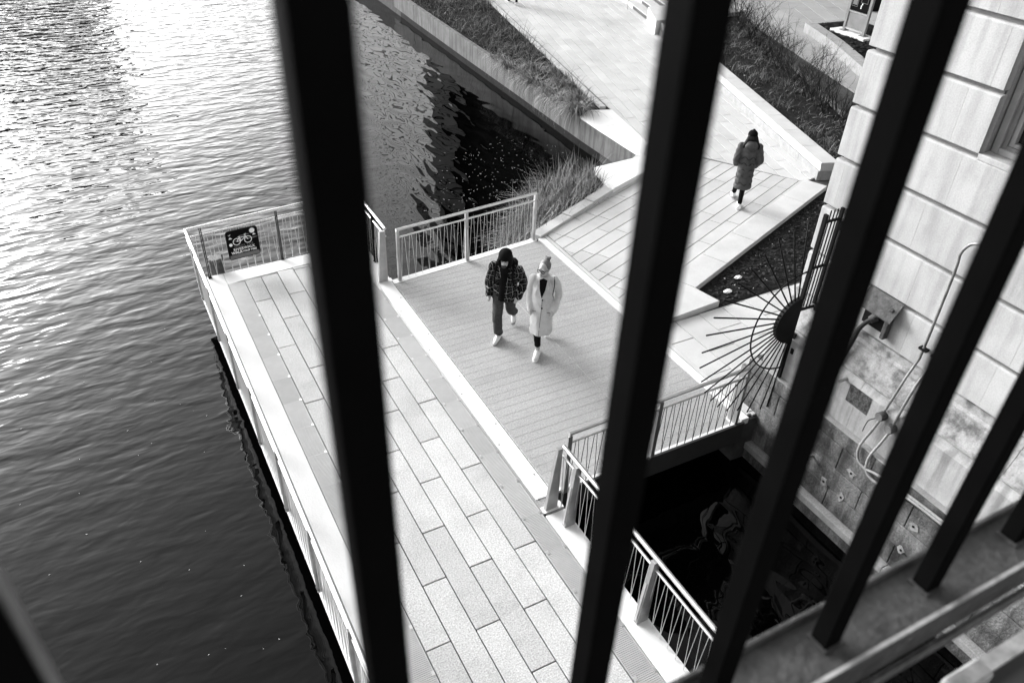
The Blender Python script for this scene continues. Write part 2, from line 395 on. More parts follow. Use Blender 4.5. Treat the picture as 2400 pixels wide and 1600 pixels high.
# bank: land body and paved zones
land = struct(prismo('riverbank', [(7.2, 5.94), (7.2, 11.9), (9.75, 13.16), (9.98, 14.16), (11.5, 14.33), (11.55, 17.3), (12.02, 30), (13.2, 62), (120, 140), (160, -60), (7.9, -60), (7.9, 5.9)], -3.0, -0.036, 'walk_joint'))
walk = struct(prismo('riverwalk', [(7.43, 8.99), (14.15, 11.70), (12.08, 14.96), (7.45, 11.93)], -0.0355, -0.03, 'walk_joint'))
pave(walk, [(7.43, 8.99), (14.15, 11.70), (12.05, 14.96), (7.46, 11.92)], (7.46, 11.66), R(22.3), 0.297, 1.18, 0.014, 0.0, 0.029, 'walk_paver', bond=-1, seed=3, skew=-0.08)
main = struct(prismo('promenade', [(14.2, 11.66), (14.56, 11.79), (24.4, 39), (17.3, 40), (12.68, 17.42), (12.07, 14.98)], -0.0355, -0.03, 'walk_joint'))
pave(main, [(14.17, 11.72), (14.56, 11.79), (24.4, 39), (17.3, 40), (12.166, 14.97)], (13.27, 17.84), R(74.2), 0.303, 1.55, 0.019, 0.0, 0.029, 'walk_paver', bond=-1, seed=5, skew=-0.12)
court = struct(prismo('lower_court', [(7.43, 5.96), (11, 5.96), (11, 8.42), (7.43, 8.40)], -0.0355, -0.03, 'walk_joint'))
pave(court, [(7.43, 5.96), (11, 5.96), (11, 8.42), (7.43, 8.38)], (7.37, 7.46), R(90), 0.515, 0.92, 0.013, 0.0, 0.029, 'walk_paver', bond=0.45, seed=8)

# landing slabs beside the water
landing = struct(prismo('landing', [(11.53, 14.30), (12.06, 15.0), (12.66, 17.42), (12.05, 17.62), (11.56, 17.26)], -0.0355, -0.03, 'walk_joint'))
def lslab(p): prismo('landing_slab', p, -0.0295, 0.012, 'deck_concrete', landing, 0.004)
lslab([(11.49, 14.32), (12.05, 14.975), (12.155, 14.98), (12.245, 15.42), (11.50, 15.40)]); lslab([(11.50, 15.41), (12.25, 15.43), (12.455, 16.45), (11.515, 16.40)])
lslab([(11.515, 16.41), (12.46, 16.46), (12.66, 17.40), (12.05, 17.62), (11.54, 17.26)])
# quay wall and river planter
quay = thing('quay_wall', (11.5, 17, WATER), 'pale concrete quay wall between dark water and the grass bed', 'wall')
wl = [(11.50, 14.33), (11.53, 17.25), (11.68, 21.2), (11.80, 25.2), (11.98, 29.9), (12.4, 38), (13.2, 60)]
for i in range(len(wl)-1):
    a, b = wl[i], wl[i+1]; z = 0.0 if i else -0.0
    g_ = 0.01 if i else 0
    prismo('wall_panel', [(a[0], a[1]+g_), (a[0]+0.17, a[1]+g_), (b[0]+0.17, b[1]-0.004), (b[0], b[1]-0.004)], WATER+0.21, -0.001 if i else -0.032, 'quay', quay, 0.006 if i else 0)
    prismo('wet_band', [(a[0]+0.012, a[1]), (a[0]+0.16, a[1]), (b[0]+0.16, b[1]), (b[0]+0.012, b[1])], WATER-2, WATER+0.209, 'wet_stone', quay)
wedge_ = thing('stone_kerb', (9.7, 13.1, 0), 'pale raised kerb between reed bed and walkway widening to the water corner', 'kerb')
ks = [(7.25, 11.86), (8.25, 12.33), (9.02, 12.68), (9.74, 13.01)]
for i in range(3):
    a, b = ks[i], ks[i+1]; n = Vector((-(b[1]-a[1]), b[0]-a[0])).normalized()*0.24
    h0, h1 = 0.02+0.03*i, 0.05+0.03*i
    bm = bmesh.new(); prism(bm, ccw([(a[0]+0.004, a[1]+0.002), (b[0]-0.004, b[1]-0.002), (b[0]+n.x-0.004, b[1]+n.y), (a[0]+n.x+0.004, a[1]+n.y)]), -0.5, 0.045+0.022*i, 0.006); build('kerb_stone', bm, 'kerb_stone', wedge_)
prismo('kerb_slab', [(9.746, 13.015), (11.02, 13.53), (11.52, 14.27), (9.98, 14.16), (9.80, 13.32)], -0.9, 0.10, 'deck_concrete', wedge_, 0.006)

# grass bed by the river
bed1 = struct(prismo('grass_bed', [(11.64, 17.32), (12.03, 17.66), (12.43, 17.66), (15.02, 29.76), (17.0, 39.5), (12.55, 39.5)], -0.034, -0.02, 'soil'))
bk = thing('bed_kerb', (13.5, 23, 0), 'long narrow pale kerb along the promenade beside the grass bed', 'kerb')
for i in range(10):
    t0, t1 = i/10, (i+1)/10
    A = Vector((12.44, 17.66)).lerp(Vector((17.05, 39.4)), t0); B = Vector((12.44, 17.66)).lerp(Vector((17.05, 39.4)), t1)
    d_ = (B-A).normalized(); A = A+d_*0.004; B = B-d_*0.004; n = Vector((d_.y, -d_.x))
    prismo('kerb_stone', [tuple(A), tuple(A+n*0.17), tuple(B+n*0.17), tuple(B)], -0.1, 0.035, 'kerb_stone', bk, 0.004)
    prismo('slot_drain', [tuple(A+n*0.175), tuple(A+n*0.225), tuple(B+n*0.225), tuple(B+n*0.175)], -0.1, 0.004, 'rust', bk)

# mulch bed with border stones
mul = struct(prismo('mulch_bed', [(8.80, 8.99), (8.92, 8.44), (20, 8.9), (20, 11.2), (14.2, 11.17)], -0.035, -0.018, 'soil'))
bs = thing('bed_border', (11, 10, 0), 'row of pale border stones edging the walkway above the dark mulch', 'kerb')
A0, B0 = Vector((8.60, 9.47)), Vector((14.12, 11.67)); A1, B1 = Vector((8.80, 9.00)), Vector((14.32, 11.20))
for i in range(5):
    t0, t1 = i/5+0.001, (i+1)/5-0.001
    p = [A1.lerp(B1, t0), A1.lerp(B1, t1), A0.lerp(B0, t1), A0.lerp(B0, t0)]
    prismo('border_stone', [tuple(v) for v in p], -0.3, 0.085, 'kerb_stone', bs, 0.005)
prismo('border_stone', [(7.44, 8.37), (7.88, 8.40), (8.91, 8.47), (8.79, 8.995), (8.59, 9.46), (7.44, 9.0)], -0.3, 0.088, 'kerb_stone', bs, 0.006)

# raised planter on the right with coping stones
pw = thing('planter_wall', (15.5, 15, 0), 'low granite planter wall with coping stones beside the woman in the long coat', 'wall')
pa, pb = Vector((14.52, 11.70)), Vector((18.55, 23.3)); dv = (pb-pa).normalized(); nv = Vector((dv.y, -dv.x)); Lw = (pb-pa).length
n = 12
for i in range(n):
    s0, s1 = Lw*i/n+0.004, Lw*(i+1)/n-0.004
    q = lambda s, t: tuple(pa+dv*s+nv*t)
    prismo('wall_stone', [q(s0, 0.0), q(s1, 0.0), q(s1, 0.4), q(s0, 0.4)], -0.03, 0.20, 'granite_pale', pw, 0.004)
    prismo('wall_stone', [q(s0, 0.035), q(s1, 0.035), q(s1, 0.4), q(s0, 0.4)], 0.201, 0.30, 'kerb_stone', pw, 0.004)
    prismo('coping_stone', [q(s0, 0.02), q(s1, 0.02), q(s1, 0.46), q(s0, 0.46)], 0.301, 0.40, 'kerb_stone', pw, 0.006)
UP = 0.30
bed2 = struct(prismo('shrub_bed', [(14.9, 11.55), (16.6, 12.1), (17.45, 13.7), (18.95, 16.65), (21.0, 21.1), (22.4, 23.6), (19.2, 23.8)], -0.03, UP+0.03, 'soil'))
upl = struct(prismo('upper_walk', [(16.7, 12.1), (40, 8), (60, 45), (26, 45), (20.3, 25.0), (22.4, 23.7), (21.05, 21.1), (19.0, 16.65), (17.5, 13.7)], -0.03, UP-0.03, 'walk_joint'))
pave(upl, [(16.9, 12.2), (24, 10), (36, 30), (27, 37), (22.45, 23.8)], (21, 18), R(63), 0.62, 1.25, 0.014, UP, 0.029, 'upper_paver', seed=11, bond=-1)
be = thing('bed_edging', (19, 16.7, UP), 'dark low edging along the back of the shrub bed', 'kerb')
eg = [(17.45, 13.7), (18.95, 16.65), (21.0, 21.1), (22.4, 23.6)]
for a, b in zip(eg, eg[1:]):
    prismo('edging_board', [(a[0]-0.03, a[1]+.02), (a[0]+0.07, a[1]), (b[0]+0.07, b[1]-0.01), (b[0]-0.03, b[1]+.01)], UP-0.1, UP+0.16, 'rust', be)
# second planter with sign pylon
p2 = thing('sign_planter', (22, 18.5, UP), 'granite edged mulch planter that holds the tall map sign', 'planter')
kp = [(20.70, 16.10), (22.10, 18.75), (22.95, 20.75)]
for a, b in zip(kp, kp[1:]):
    d_ = (Vector(b)-Vector(a)).normalized(); n_ = Vector((d_.y, -d_.x))*0.42
    prismo('kerb_stone', [(a[0], a[1]), (a[0]+n_.x, a[1]+n_.y), (b[0]+n_.x-d_.x*.006, b[1]+n_.y-d_.y*.006), (b[0]-d_.x*.006, b[1]-d_.y*.006)], UP-0.1, UP+0.30, 'granite_pale', p2, 0.006)
prismo('mulch', [(21.05, 16.0), (24.9, 17.5), (25.3, 20.4), (23.3, 20.6), (22.4, 18.6)], UP-0.05, UP+0.26, 'soil', p2)
prismo('kerb_stone', [(22.96, 20.76), (23.36, 20.58), (25.4, 20.42), (25.45, 20.62)], UP-0.1, UP+0.28, 'granite_pale', p2)
# steps up from the promenade
st = thing('stone_steps', (19.6, 25.5, 0), 'pale stone steps with dark risers rising off the promenade', 'steps')
for i in range(4):
    o_ = 0.42*i
    prismo('step', [(19.30+o_, 24.95+0.02*i), (20.6+o_, 29.3), (23.4, 29.3), (22.4, 24.95+0.02*i)], -0.02, 0.15*(i+1), 'kerb_stone', st, 0.006)
    prismo('riser', [(19.296+o_, 24.99+0.02*i), (20.596+o_, 29.2), (20.606+o_, 29.2), (19.306+o_, 24.99+0.02*i)], 0.15*i+0.005, 0.15*(i+1)-0.03, 'rust', st)
prismo('cheek_block', [(18.35, 23.2), (19.25, 24.92), (22.6, 24.92), (22.6, 23.2)], -0.03, 0.48, 'kerb_stone', st, 0.008)
hr = thing('handrail', (19.55, 26.6, 0), 'thin curved metal handrail at the foot of the stone steps', 'handrail')
tubeo('rail', smooth_path([(19.55, 26.6, 0), (19.6, 26.7, 0.5), (19.75, 26.9, 0.86), (20.3, 27.2, 1.0), (21.6, 27.6, 1.5)]), 0.02, 'steel_post', hr)

# ------------------------------------------------------------------ bridge under the camera
br = thing('bridge', (0, -6, 6), 'dark steel road bridge with concrete sidewalk behind the black fence', 'bridge')
boxo('sidewalk', (-60, -6, 5.88), (30, 0.30, 6.0), 'sidewalk', br)
boxo('road_deck', (-60, -16, 5.6), (30, -6.01, 5.9), 'sidewalk', br)
boxo('edge_girder', (-60, 0.18, 5.1), (30, 0.30, 5.879), 'bridge_steel', br)
for y in (-14, -10, -6, -2.5): boxo('girder', (-60, y-0.15, 4.9), (30, y+0.15, 5.59), 'bridge_steel', br)
boxo('edge_plate', (-60, 0.11, 6.002), (30, 0.345, 6.10), 'bridge_steel', br)
boxo('edge_lip', (-60, 0.315, 6.101), (30, 0.345, 6.112), 'rail_worn_lit', br)  # raised edge, its lit look put into the paler colour

# fence
D = 0.42
fence = thing('bridge_fence', (0, D, 6.1), 'out of focus black bar fence on the bridge filling the foreground', 'fence')
bars = [-0.672, -0.416, -0.1625, 0.1085, 0.361, 0.611, 0.863, 1.115, 1.367, 1.62, 1.88]
me_bar = None
for x in bars:
    if me_bar is None:
        bm = bmesh.new(); box(bm, (0, 0, 6.322), (0.0365, 0.0335, 8.3), 0.002); o = build('bar', bm, 'black_paint', fence, wloc=(x, D, 0)); me_bar = o.data
    else:
        o = build('bar', None, None, fence, wloc=(x, D, 0), me=me_bar)
        if abs(x-0.1085) < 1e-4:      # one bar leans a little
            o.data = me_bar.copy()
            for v in o.data.vertices: v.co.x -= (v.co.z-6.322)*0.0085
    bm = bmesh.new(); box(bm, (x-0.006, D-0.004, 6.3215), (x+0.0425, D+0.0375, 6.3245)); build('weld_collar', bm, 'rail_paint', fence)
boxo('lit_side_strip', (-0.1259, D+0.002, 6.33), (-0.1238, D+0.028, 8.29), 'rail_paint', fence)  # added grey strip, paints the light on this bar's side face
ch = boxo('channel', (-3, 0.384, 6.30), (3.4, 0.478, 6.32), 'rail_paint', fence)
boxo('channel_flange', (-3, 0.4781, 6.24), (3.4, 0.487, 6.337), 'rail_paint', fence, 0.002)
boxo('channel_lip', (-3, 0.3745, 6.255), (3.4, 0.3839, 6.332), 'rail_paint', fence, 0.002)
boxo('lip_highlight', (-3, 0.3755, 6.3321), (3.4, 0.383, 6.334), 'rail_worn_lit', fence)  # bright line on the lip top is a highlight put into the colour
boxo('lower_flange', (-3, 0.362, 6.225), (3.4, 0.3744, 6.247), 'rail_paint', fence, 0.003)
boxo('top_rail', (-3, 0.39, 8.3), (3.4, 0.47, 8.36), 'black_paint', fence)
for x in (-2.4, 0.9, 2.9): boxo('bracket', (x, 0.346, 6.113), (x+0.05, 0.37, 6.224), 'rail_paint', fence)
bm = bmesh.new(); box(bm, (1.145, 0.30, 6.1125), (1.25, 0.34, 6.15), 0.006); build('bolt_block', bm, 'rail_worn_lit', fence)

# ------------------------------------------------------------------ guard rails
def railing(name, label, a, b, posts, post_kind='plate', h=1.0, zb=0.0, inward=(0, 1), rods=True, pw_=0.02, ext=(0.0, 0.0), lean=0.0, group='steel guard rails', rod_m='steel'):
    A, B = Vector(a), Vector(b); d = (B-A).normalized(); L_ = (B-A).length; n = Vector(inward)
    t = thing(name, (a[0], a[1], zb), label, 'railing', group)
    P = lambda s, z, o=0.0: (A.x+d.x*s+n.x*(o), A.y+d.y*s+n.y*(o), z)
    tubeo('top_rail', [P(-ext[0], h), P(L_+ext[1], h)], 0.026, 'steel', t, 10)
    tubeo('mid_rail', [P(0, h-0.15), P(L_, h-0.15)], 0.017, 'steel', t, 8)
    for s in posts:
        if post_kind == 'plate':
            for o_ in (-0.013, 0.013):
                bm = bmesh.new(); q = [P(s+o_-0.006, zb, 0.03), P(s+o_+0.006, zb, 0.03), P(s+o_+0.006, zb, -0.03), P(s+o_-0.006, zb, -0.03)]
                prism(bm, ccw([(p[0], p[1]) for p in q]), zb, h-0.02); build('post', bm, 'iron' if pw_ < 0.03 else 'steel_post', t)
            bm = bmesh.new(); c = P(s, zb); box(bm, (c[0]-0.03, c[1]-0.045, zb), (c[0]+0.03, c[1]+0.045, zb+0.012)); build('post_foot', bm, 'iron' if pw_ < 0.03 else 'steel_post', t)
        else:   # tapered plate post
            bm = bmesh.new(); w0, w1, th = pw_, pw_*0.5, 0.03
            vv = []
            for z, wd in ((zb, w0), (h-0.03, w1)):
                for ss, oo in ((-th, -0.03), (th, -0.03), (th, wd-0.03), (-th, wd-0.03)):
                    p = P(s+ss, z, oo); vv.append(bm.verts.new(p))
            for q in ((0, 1, 2, 3), (7, 6, 5, 4), (0, 4, 5, 1), (1, 5, 6, 2), (2, 6, 7, 3), (3, 7, 4, 0)): bm.faces.new([vv[i] for i in q])
            bmesh.ops.recalc_face_normals(bm, faces=bm.faces); po = build('post', bm, 'steel_post', t)
            bm = bmesh.new(); vv = []
            for z, wd in ((zb+0.05, w0), (h-0.35, (w0*0.35+w1*0.65))):
                for ss in (-0.012, 0.012):
                    vv.append(bm.verts.new(P(s+ss, z, wd-0.026)))
            bm.faces.new((vv[0], vv[1], vv[3], vv[2])); r_ = bmesh.ops.extrude_face_region(bm, geom=bm.faces[:])
            bmesh.ops.translate(bm, vec=Vector((n.x, n.y, 0))*0.004, verts=[v for v in r_['geom'] if isinstance(v, bmesh.types.BMVert)])
            bmesh.ops.recalc_face_normals(bm, faces=bm.faces); build('cover_strip', bm, 'steel', po)
    if rods:
        p_ = 0.135; k = int(L_/p_); meshes = {}
        zt = h-0.165; z0 = zb+0.005
        for i in range(k):
            s = (i+0.5)*L_/k
            for sg in (-0.36, 0.36):
                bm_key = sg
                base = P(s, z0)
                if bm_key not in meshes:
                    bm = bmesh.new(); tube_geo(bm, [(0, 0, 0), (d.x*sg*p_, d.y*sg*p_, zt-z0)], 0.0045, 5); o = build('rod', bm, rod_m, t, wloc=base); meshes[bm_key] = o.data
                else: build('rod', None, None, t, wloc=base, me=meshes[bm_key])
    return t
railing('guard_rail', 'long guard rail on the open river side of the deck', (0.965, -8.9), (0.965, 13.0), [0.3+1.31*i for i in range(17)], inward=(1, 0), pw_=0.05)
railing('guard_rail', 'guard rail across the far end of the deck carrying the bike sign', (0.985, 13.0), (4.02, 13.29), [0.21, 1.53, 2.9], inward=(0, -1))
railing('guard_rail', 'short guard rail between the deck and the still water', (4.03, 13.2), (4.015, 11.69), [0.2, 0.85], inward=(-1, 0))
railing('guard_rail', 'guard rail on the far side of the metal gangway near the reeds', (4.16, 11.56), (7.10, 11.86), [1.42], inward=(0, -1), post_kind='taper', pw_=0.08)
railing('guard_rail', 'guard rail along the inner deck edge in front of the black water', (4.0, 5.71), (4.0, -4), [0.33, 1.84, 3.35, 4.86, 6.4], inward=(-1, 0), post_kind='taper', pw_=0.15)
railing('guard_rail', 'guard rail on the near side of the gangway below the spiked fan', (4.17, 5.87), (7.04, 5.925), [0.01, 1.4], inward=(0, 1), post_kind='taper', pw_=0.07, ext=(0.0, 0.02), rod_m='iron')
# stout end posts where rails meet
def endpost(label, x, y, w0, w1, dx, dy, h=1.0):
    t = thing('end_post', (x, y, 0), label, 'post', 'steel end posts of the guard rails')
    bm = bmesh.new(); vv = []
    for z, ww in ((0.0, w0), (h, w1)):
        for sx, sy in ((0, 0), (1, 0), (1, 1), (0, 1)): vv.append(bm.verts.new((x+dx*ww*sx if dx else x+0.05*sx, y+dy*ww*sy if dy else y+0.05*sy, z)))
    for q in ((0, 1, 2, 3), (7, 6, 5, 4), (0, 4, 5, 1), (1, 5, 6, 2), (2, 6, 7, 3), (3, 7, 4, 0)): bm.faces.new([vv[i] for i in q])
    bmesh.ops.recalc_face_normals(bm, faces=bm.faces); build('post', bm, 'steel_post', t)
    boxo('foot_plate', (min(x, x+dx*w0)-0.03, min(y, y+dy*w0)-0.03, 0.001), (max(x+0.05, x+dx*w0)+0.03, max(y+0.05, y+dy*w0)+0.03, 0.01), 'deck_concrete', t)
endpost('broad steel end post at the inner corner of the deck', 3.985, 11.60, 0.17, 0.10, -1, 0)
endpost('slim steel end post where the far gangway rail starts', 4.15, 11.50, 0.06, 0.05, 0, 1)
endpost('steel end post of the far gangway rail beside the reeds', 7.07, 11.84, 0.07, 0.06, 0, 1)
endpost('broad steel end post where the inner deck rail starts by the gangway', 3.97, 5.68, 0.17, 0.06, -1, 0)
endpost('steel end post of the near gangway rail against the stone pier', 7.045, 5.90, 0.16, 0.14, 0, 1)

# ------------------------------------------------------------------ bike sign
def rrect(x0, x1, z0, z1, r, n=5):
    p = []
    for cx, cz, a0 in ((x1-r, z1-r, 0), (x0+r, z1-r, 90), (x0+r, z0+r, 180), (x1-r, z0+r, 270)):
        for k in range(n+1):
            a = R(a0+90*k/n); p.append((cx+r*math.cos(a), cz+r*math.sin(a)))
    return p
SG = Vector((1.58, 13.015, 0.25)); sa = math.atan2(0.29, 3.035)
sign = bpy.data.objects.new('bike_sign', None); COL.objects.link(sign); sign.location = SG; sign.rotation_euler = (0, 0, sa)
tag(sign, 'black square sign asking to share the riverwalk, hung on the rail', 'sign')
def flat(name, polys, y0, y1, m):
    """thin plates in the sign plane (x across, z up), front at y0"""
    bm = bmesh.new()
    for poly in polys:
        f = [bm.verts.new((p[0], y0, p[1])) for p in poly]; b_ = [bm.verts.new((p[0], y1, p[1])) for p in poly]; n = len(poly)
        bm.faces.new(f); bm.faces.new(b_[::-1])
        for i in range(n): bm.faces.new((f[i], b_[i], b_[(i+1) % n], f[(i+1) % n]))
    bmesh.ops.recalc_face_normals(bm, faces=bm.faces)
    me = bpy.data.meshes.new(name); bm.to_mesh(me); bm.free(); me.materials.append(MATS[m])
    o = bpy.data.objects.new(name, me); COL.objects.link(o); o.parent = sign; return o
flat('panel', [rrect(0, 0.56, 0, 0.56, 0.05)], 0.0, 0.008, 'sign_black')
flat('tape_strip', [rrect(0.02, 0.54, 0.015, 0.085, 0.01)], -0.0012, -0.0002, 'sign_dim')
def ring(cx, cz, r, wd, n=28):
    return [[(cx+(r+s*wd/2)*math.cos(2*math.pi*k/n), cz+(r+s*wd/2)*math.sin(2*math.pi*k/n)) for k, s in ((i, 1), (i+1, 1), (i+1, -1), (i, -1))] for i in range(n)]
def bar2(a, b, wd):
    v = Vector((b[0]-a[0], b[1]-a[1])).normalized()*wd/2
    return [(a[0]-v.y, a[1]+v.x), (a[0]+v.y, a[1]-v.x), (b[0]+v.y, b[1]-v.x), (b[0]-v.y, b[1]+v.x)]
def disc(cx, cz, r, n=18): return [(cx+r*math.cos(2*math.pi*k/n), cz+r*math.sin(2*math.pi*k/n)) for k in range(n)]
bike = ring(0.175, 0.335, 0.062, 0.012)+ring(0.375, 0.335, 0.062, 0.012)
for a, b in (((0.175, 0.335), (0.225, 0.40)), ((0.175, 0.335), (0.258, 0.335)), ((0.258, 0.335), (0.222, 0.418)), ((0.225, 0.40), (0.335, 0.405)), ((0.258, 0.335), (0.335, 0.405)), ((0.375, 0.335), (0.328, 0.435)), ((0.205, 0.42), (0.245, 0.42)), ((0.315, 0.44), (0.35, 0.445))): bike.append(bar2(a, b, 0.011))
flat('bicycle', bike, -0.0021, -0.0012, 'sign_white')
flat('skyline', [[(0.12, 0.338), (0.23, 0.352), (0.30, 0.348), (0.44, 0.335), (0.545, 0.345), (0.545, 0.36), (0.42, 0.362), (0.33, 0.375), (0.22, 0.365), (0.12, 0.352)], rrect(0.225, 0.40, 0.425, 0.442, 0.006), [(0.30, 0.442), (0.37, 0.442), (0.345, 0.475), (0.335, 0.455)]], -0.0011, -0.0004, 'sign_dim')
sun_ = []
for k in range(28):
    r_ = 0.052 if k % 2 else 0.042; sun_.append((0.465+r_*math.cos(2*math.pi*k/28), 0.485+r_*math.sin(2*math.pi*k/28)))
flat('sun_mark', [sun_], -0.0021, -0.0004, 'sign_white')
flat('moon_mark', [disc(0.065, 0.295, 0.03)], -0.0021, -0.0004, 'sign_white')
def cloud(x, z, s): return [rrect(x, x+0.06*s, z, z+0.016*s, 0.007*s), disc(x+0.026*s, z+0.018*s, 0.016*s, 12)]
flat('cloud_marks', cloud(0.045, 0.405, 1)+cloud(0.465, 0.395, .9), -0.0021, -0.0004, 'sign_white')
flat('bird_mark', [bar2((0.05, 0.49), (0.065, 0.47), 0.008), bar2((0.065, 0.47), (0.085, 0.50), 0.008)], -0.0021, -0.0004, 'sign_white')
def lettering(txt, cx, z, size, m, bold=0.0, spacing=1.0):
    cu = bpy.data.curves.new('lettering', 'FONT'); cu.body = txt; cu.size = size; cu.align_x = 'CENTER'; cu.offset = bold; cu.space_character = spacing; cu.extrude = 0.0004
    tmp = bpy.data.objects.new('tmp', cu); COL.objects.link(tmp)
    dg = bpy.context.evaluated_depsgraph_get(); me = bpy.data.meshes.new_from_object(tmp.evaluated_get(dg)); bpy.data.objects.remove(tmp)
    me.transform(Matrix.Translation((cx, -0.0016, z)) @ Matrix.Rotation(R(90), 4, 'X')); me.materials.clear(); me.materials.append(MATS[m])
    o = bpy.data.objects.new('lettering', me); COL.objects.link(o); o.parent = sign; return o
lettering('SHARE THE', 0.285, 0.222, 0.062, 'sign_dim', 0.0, 1.1)
lettering('RIVERWALK', 0.285, 0.165, 0.066, 'sign_white', 0.0016, 1.08)
lettering('WALK', 0.15, 0.105, 0.066, 'sign_white', 0.003, 1.05)
lettering('YOUR BIKE', 0.375, 0.108, 0.047, 'sign_white', 0.0018, 1.05)

# mooring pile outside the corner
pl = thing('mooring_pile', (1.37, 13.28, WATER), 'short capped steel pile standing in the water outside the deck corner', 'pile')
tubeo('pile_shaft', [(1.37, 13.28, -2), (1.37, 13.28, -0.16)], 0.085, 'iron', pl, 20)
tubeo('pile_body', [(1.37, 13.28, -0.16), (1.37, 13.28, -0.1), (1.37, 13.28, 0.18)], [0.09, 0.115, 0.115], 'rust', pl, 20)
tubeo('pile_cap', [(1.37, 13.28, 0.181), (1.37, 13.28, 0.22), (1.37, 13.28, 0.235)], [0.135, 0.135, 0.11], 'drain', pl, 20)
for k in range(5):
    a = 2*math.pi*k/5+0.4; c = (1.37+0.135*math.cos(a), 13.28+0.135*math.sin(a))
    boxo('cap_clip', (c[0]-0.015, c[1]-0.015, 0.15), (c[0]+0.015, c[1]+0.015, 0.245), 'drain', pl)

# ------------------------------------------------------------------ stone building on the pier
X0, YC, YE = 7.85, 6.127, 0.62
bld = thing('stone_building', (X0+4, 3.3, 0), 'pale limestone block building with a window beside the bridge', 'building')
rows = [1.969, 2.583, 3.223, 3.855, 4.487, 5.127, 5.76, 6.40, 7.03, 7.67, 8.30, 8.94, 9.6]
boxo('wall_core', (X0+0.075, YE, 0.3), (X0+12, YC-0.05, 4.49), 'limestone_core', bld)
boxo('wall_core', (X0+0.076, 4.50, 4.491), (X0+12, YC-0.051, 9.6), 'limestone_core', bld)
boxo('wall_core', (X0+0.076, YE, 4.491), (X0+12, 3.20, 9.6), 'limestone_core', bld)
boxo('wall_core', (X0+0.5, 3.2001, 4.4911), (X0+11.9, 4.4999, 9.59), 'limestone_core', bld)
boxo('roof_slab', (X0-0.15, YE-0.1, 9.601), (X0+12.1, YC+0.1, 9.9), 'limestone', bld, 0.02)
def block(y0, y1, z0, z1, x=X0, dep=0.10, corner=False, xr=None):
    """rusticated ashlar block: long splayed top margin, sharp lower arris"""
    bm = bmesh.new(); g_ = 0.0012
    ya, yb = y0+g_, y1-g_ + (0.0)
    zb, zt = z0+0.004, z1-0.046
    v = []
    prof = [(x+dep, zb), (x, zb), (x, zt-0.016), (x+0.02, zt), (x+dep, zt)]
    for yy in (ya, yb):
        for px, pz in prof: v.append(bm.verts.new((px, yy, pz)))
    n = len(prof)
    bm.faces.new(v[:n]); bm.faces.new(v[n:][::-1])
    for i in range(n): bm.faces.new((v[i], v[n+i], v[n+(i+1) % n], v[(i+1) % n]))
    bmesh.ops.recalc_face_normals(bm, faces=bm.faces)
    bmesh.ops.bevel(bm, geom=[e for e in bm.edges if abs(e.verts[0].co.y-e.verts[1].co.y) > 0.01], offset=0.006, segments=1, affect='EDGES')
    return build('stone_block', bm, 'limestone', bld)
WY0, WY1, WZ = 3.22, 4.475, 4.487
for k in range(len(rows)-1):
    z0, z1 = rows[k], rows[k+1]
    ys = [YC, 5.97, 4.82, 3.72, 2.62, 1.55, YE] if k % 2 == 0 else [YC, 5.30, 4.16+0.46, 3.30, 2.2, 1.2, YE]
    if k == 0: ys = [YC, 5.33, 4.47, 3.4, 2.3, 1.2, YE]
    for a, b in zip(ys[1:], ys):
        if z0 > WZ-0.1:
            if a < WY1 and b > WY1: block(WY1, b, z0, z1)
            if a < WY0 and b > WY0: block(a, WY0, z0, z1)
            if b <= WY0 or a >= WY1: block(a, b, z0, z1)
        else: block(a, b, z0, z1)
# return face of the corner, away from the bridge
for k in range(len(rows)-1):
    z0, z1 = rows[k], rows[k+1]
    for xa, xb in ((X0+0.101, X0+1.3), (X0+1.31, X0+2.6), (X0+2.61, X0+3.9)):
        bm = bmesh.new(); box(bm, (xa, YC-0.1, z0+0.004), (xb, YC-0.003, z1-0.062), 0.012); build('stone_block', bm, 'limestone', bld)
# window
win = bpy.data.objects.new('window', None); COL.objects.link(win); put(win, bld, (X0+0.2, (WY0+WY1)/2, WZ))
bm = bmesh.new(); box(bm, (X0-0.0, WY0-0.0, WZ-0.055), (X0+0.4, WY1-0.0, WZ+0.012), 0.008); build('sill', bm, 'limestone', win)
boxo('jamb', (X0+0.1, WY1-0.001, WZ+0.013), (X0+0.3, WY1+0.02, 8.2), 'plinth', win)
for t_, (xa, w_, mm) in enumerate(((X0+0.16, 0.09, 'window_wood'), (X0+0.19, 0.14, 'frame'), (X0+0.215, 0.19, 'window_wood'))):
    boxo('frame', (xa, WY1-w_, WZ+0.013+0.001*t_), (xa+0.12, WY1-w_+0.075, 8.2), mm, win, 0.004)
    boxo('frame', (xa, WY0, WZ+0.014+0.03*t_), (xa+0.12, WY1-w_-0.001, WZ+0.075+0.035*t_), mm, win, 0.004)
boxo('pane', (X0+0.27, WY0, WZ+0.15), (X0+0.28, WY1-0.17, 8.2), 'glass', win)
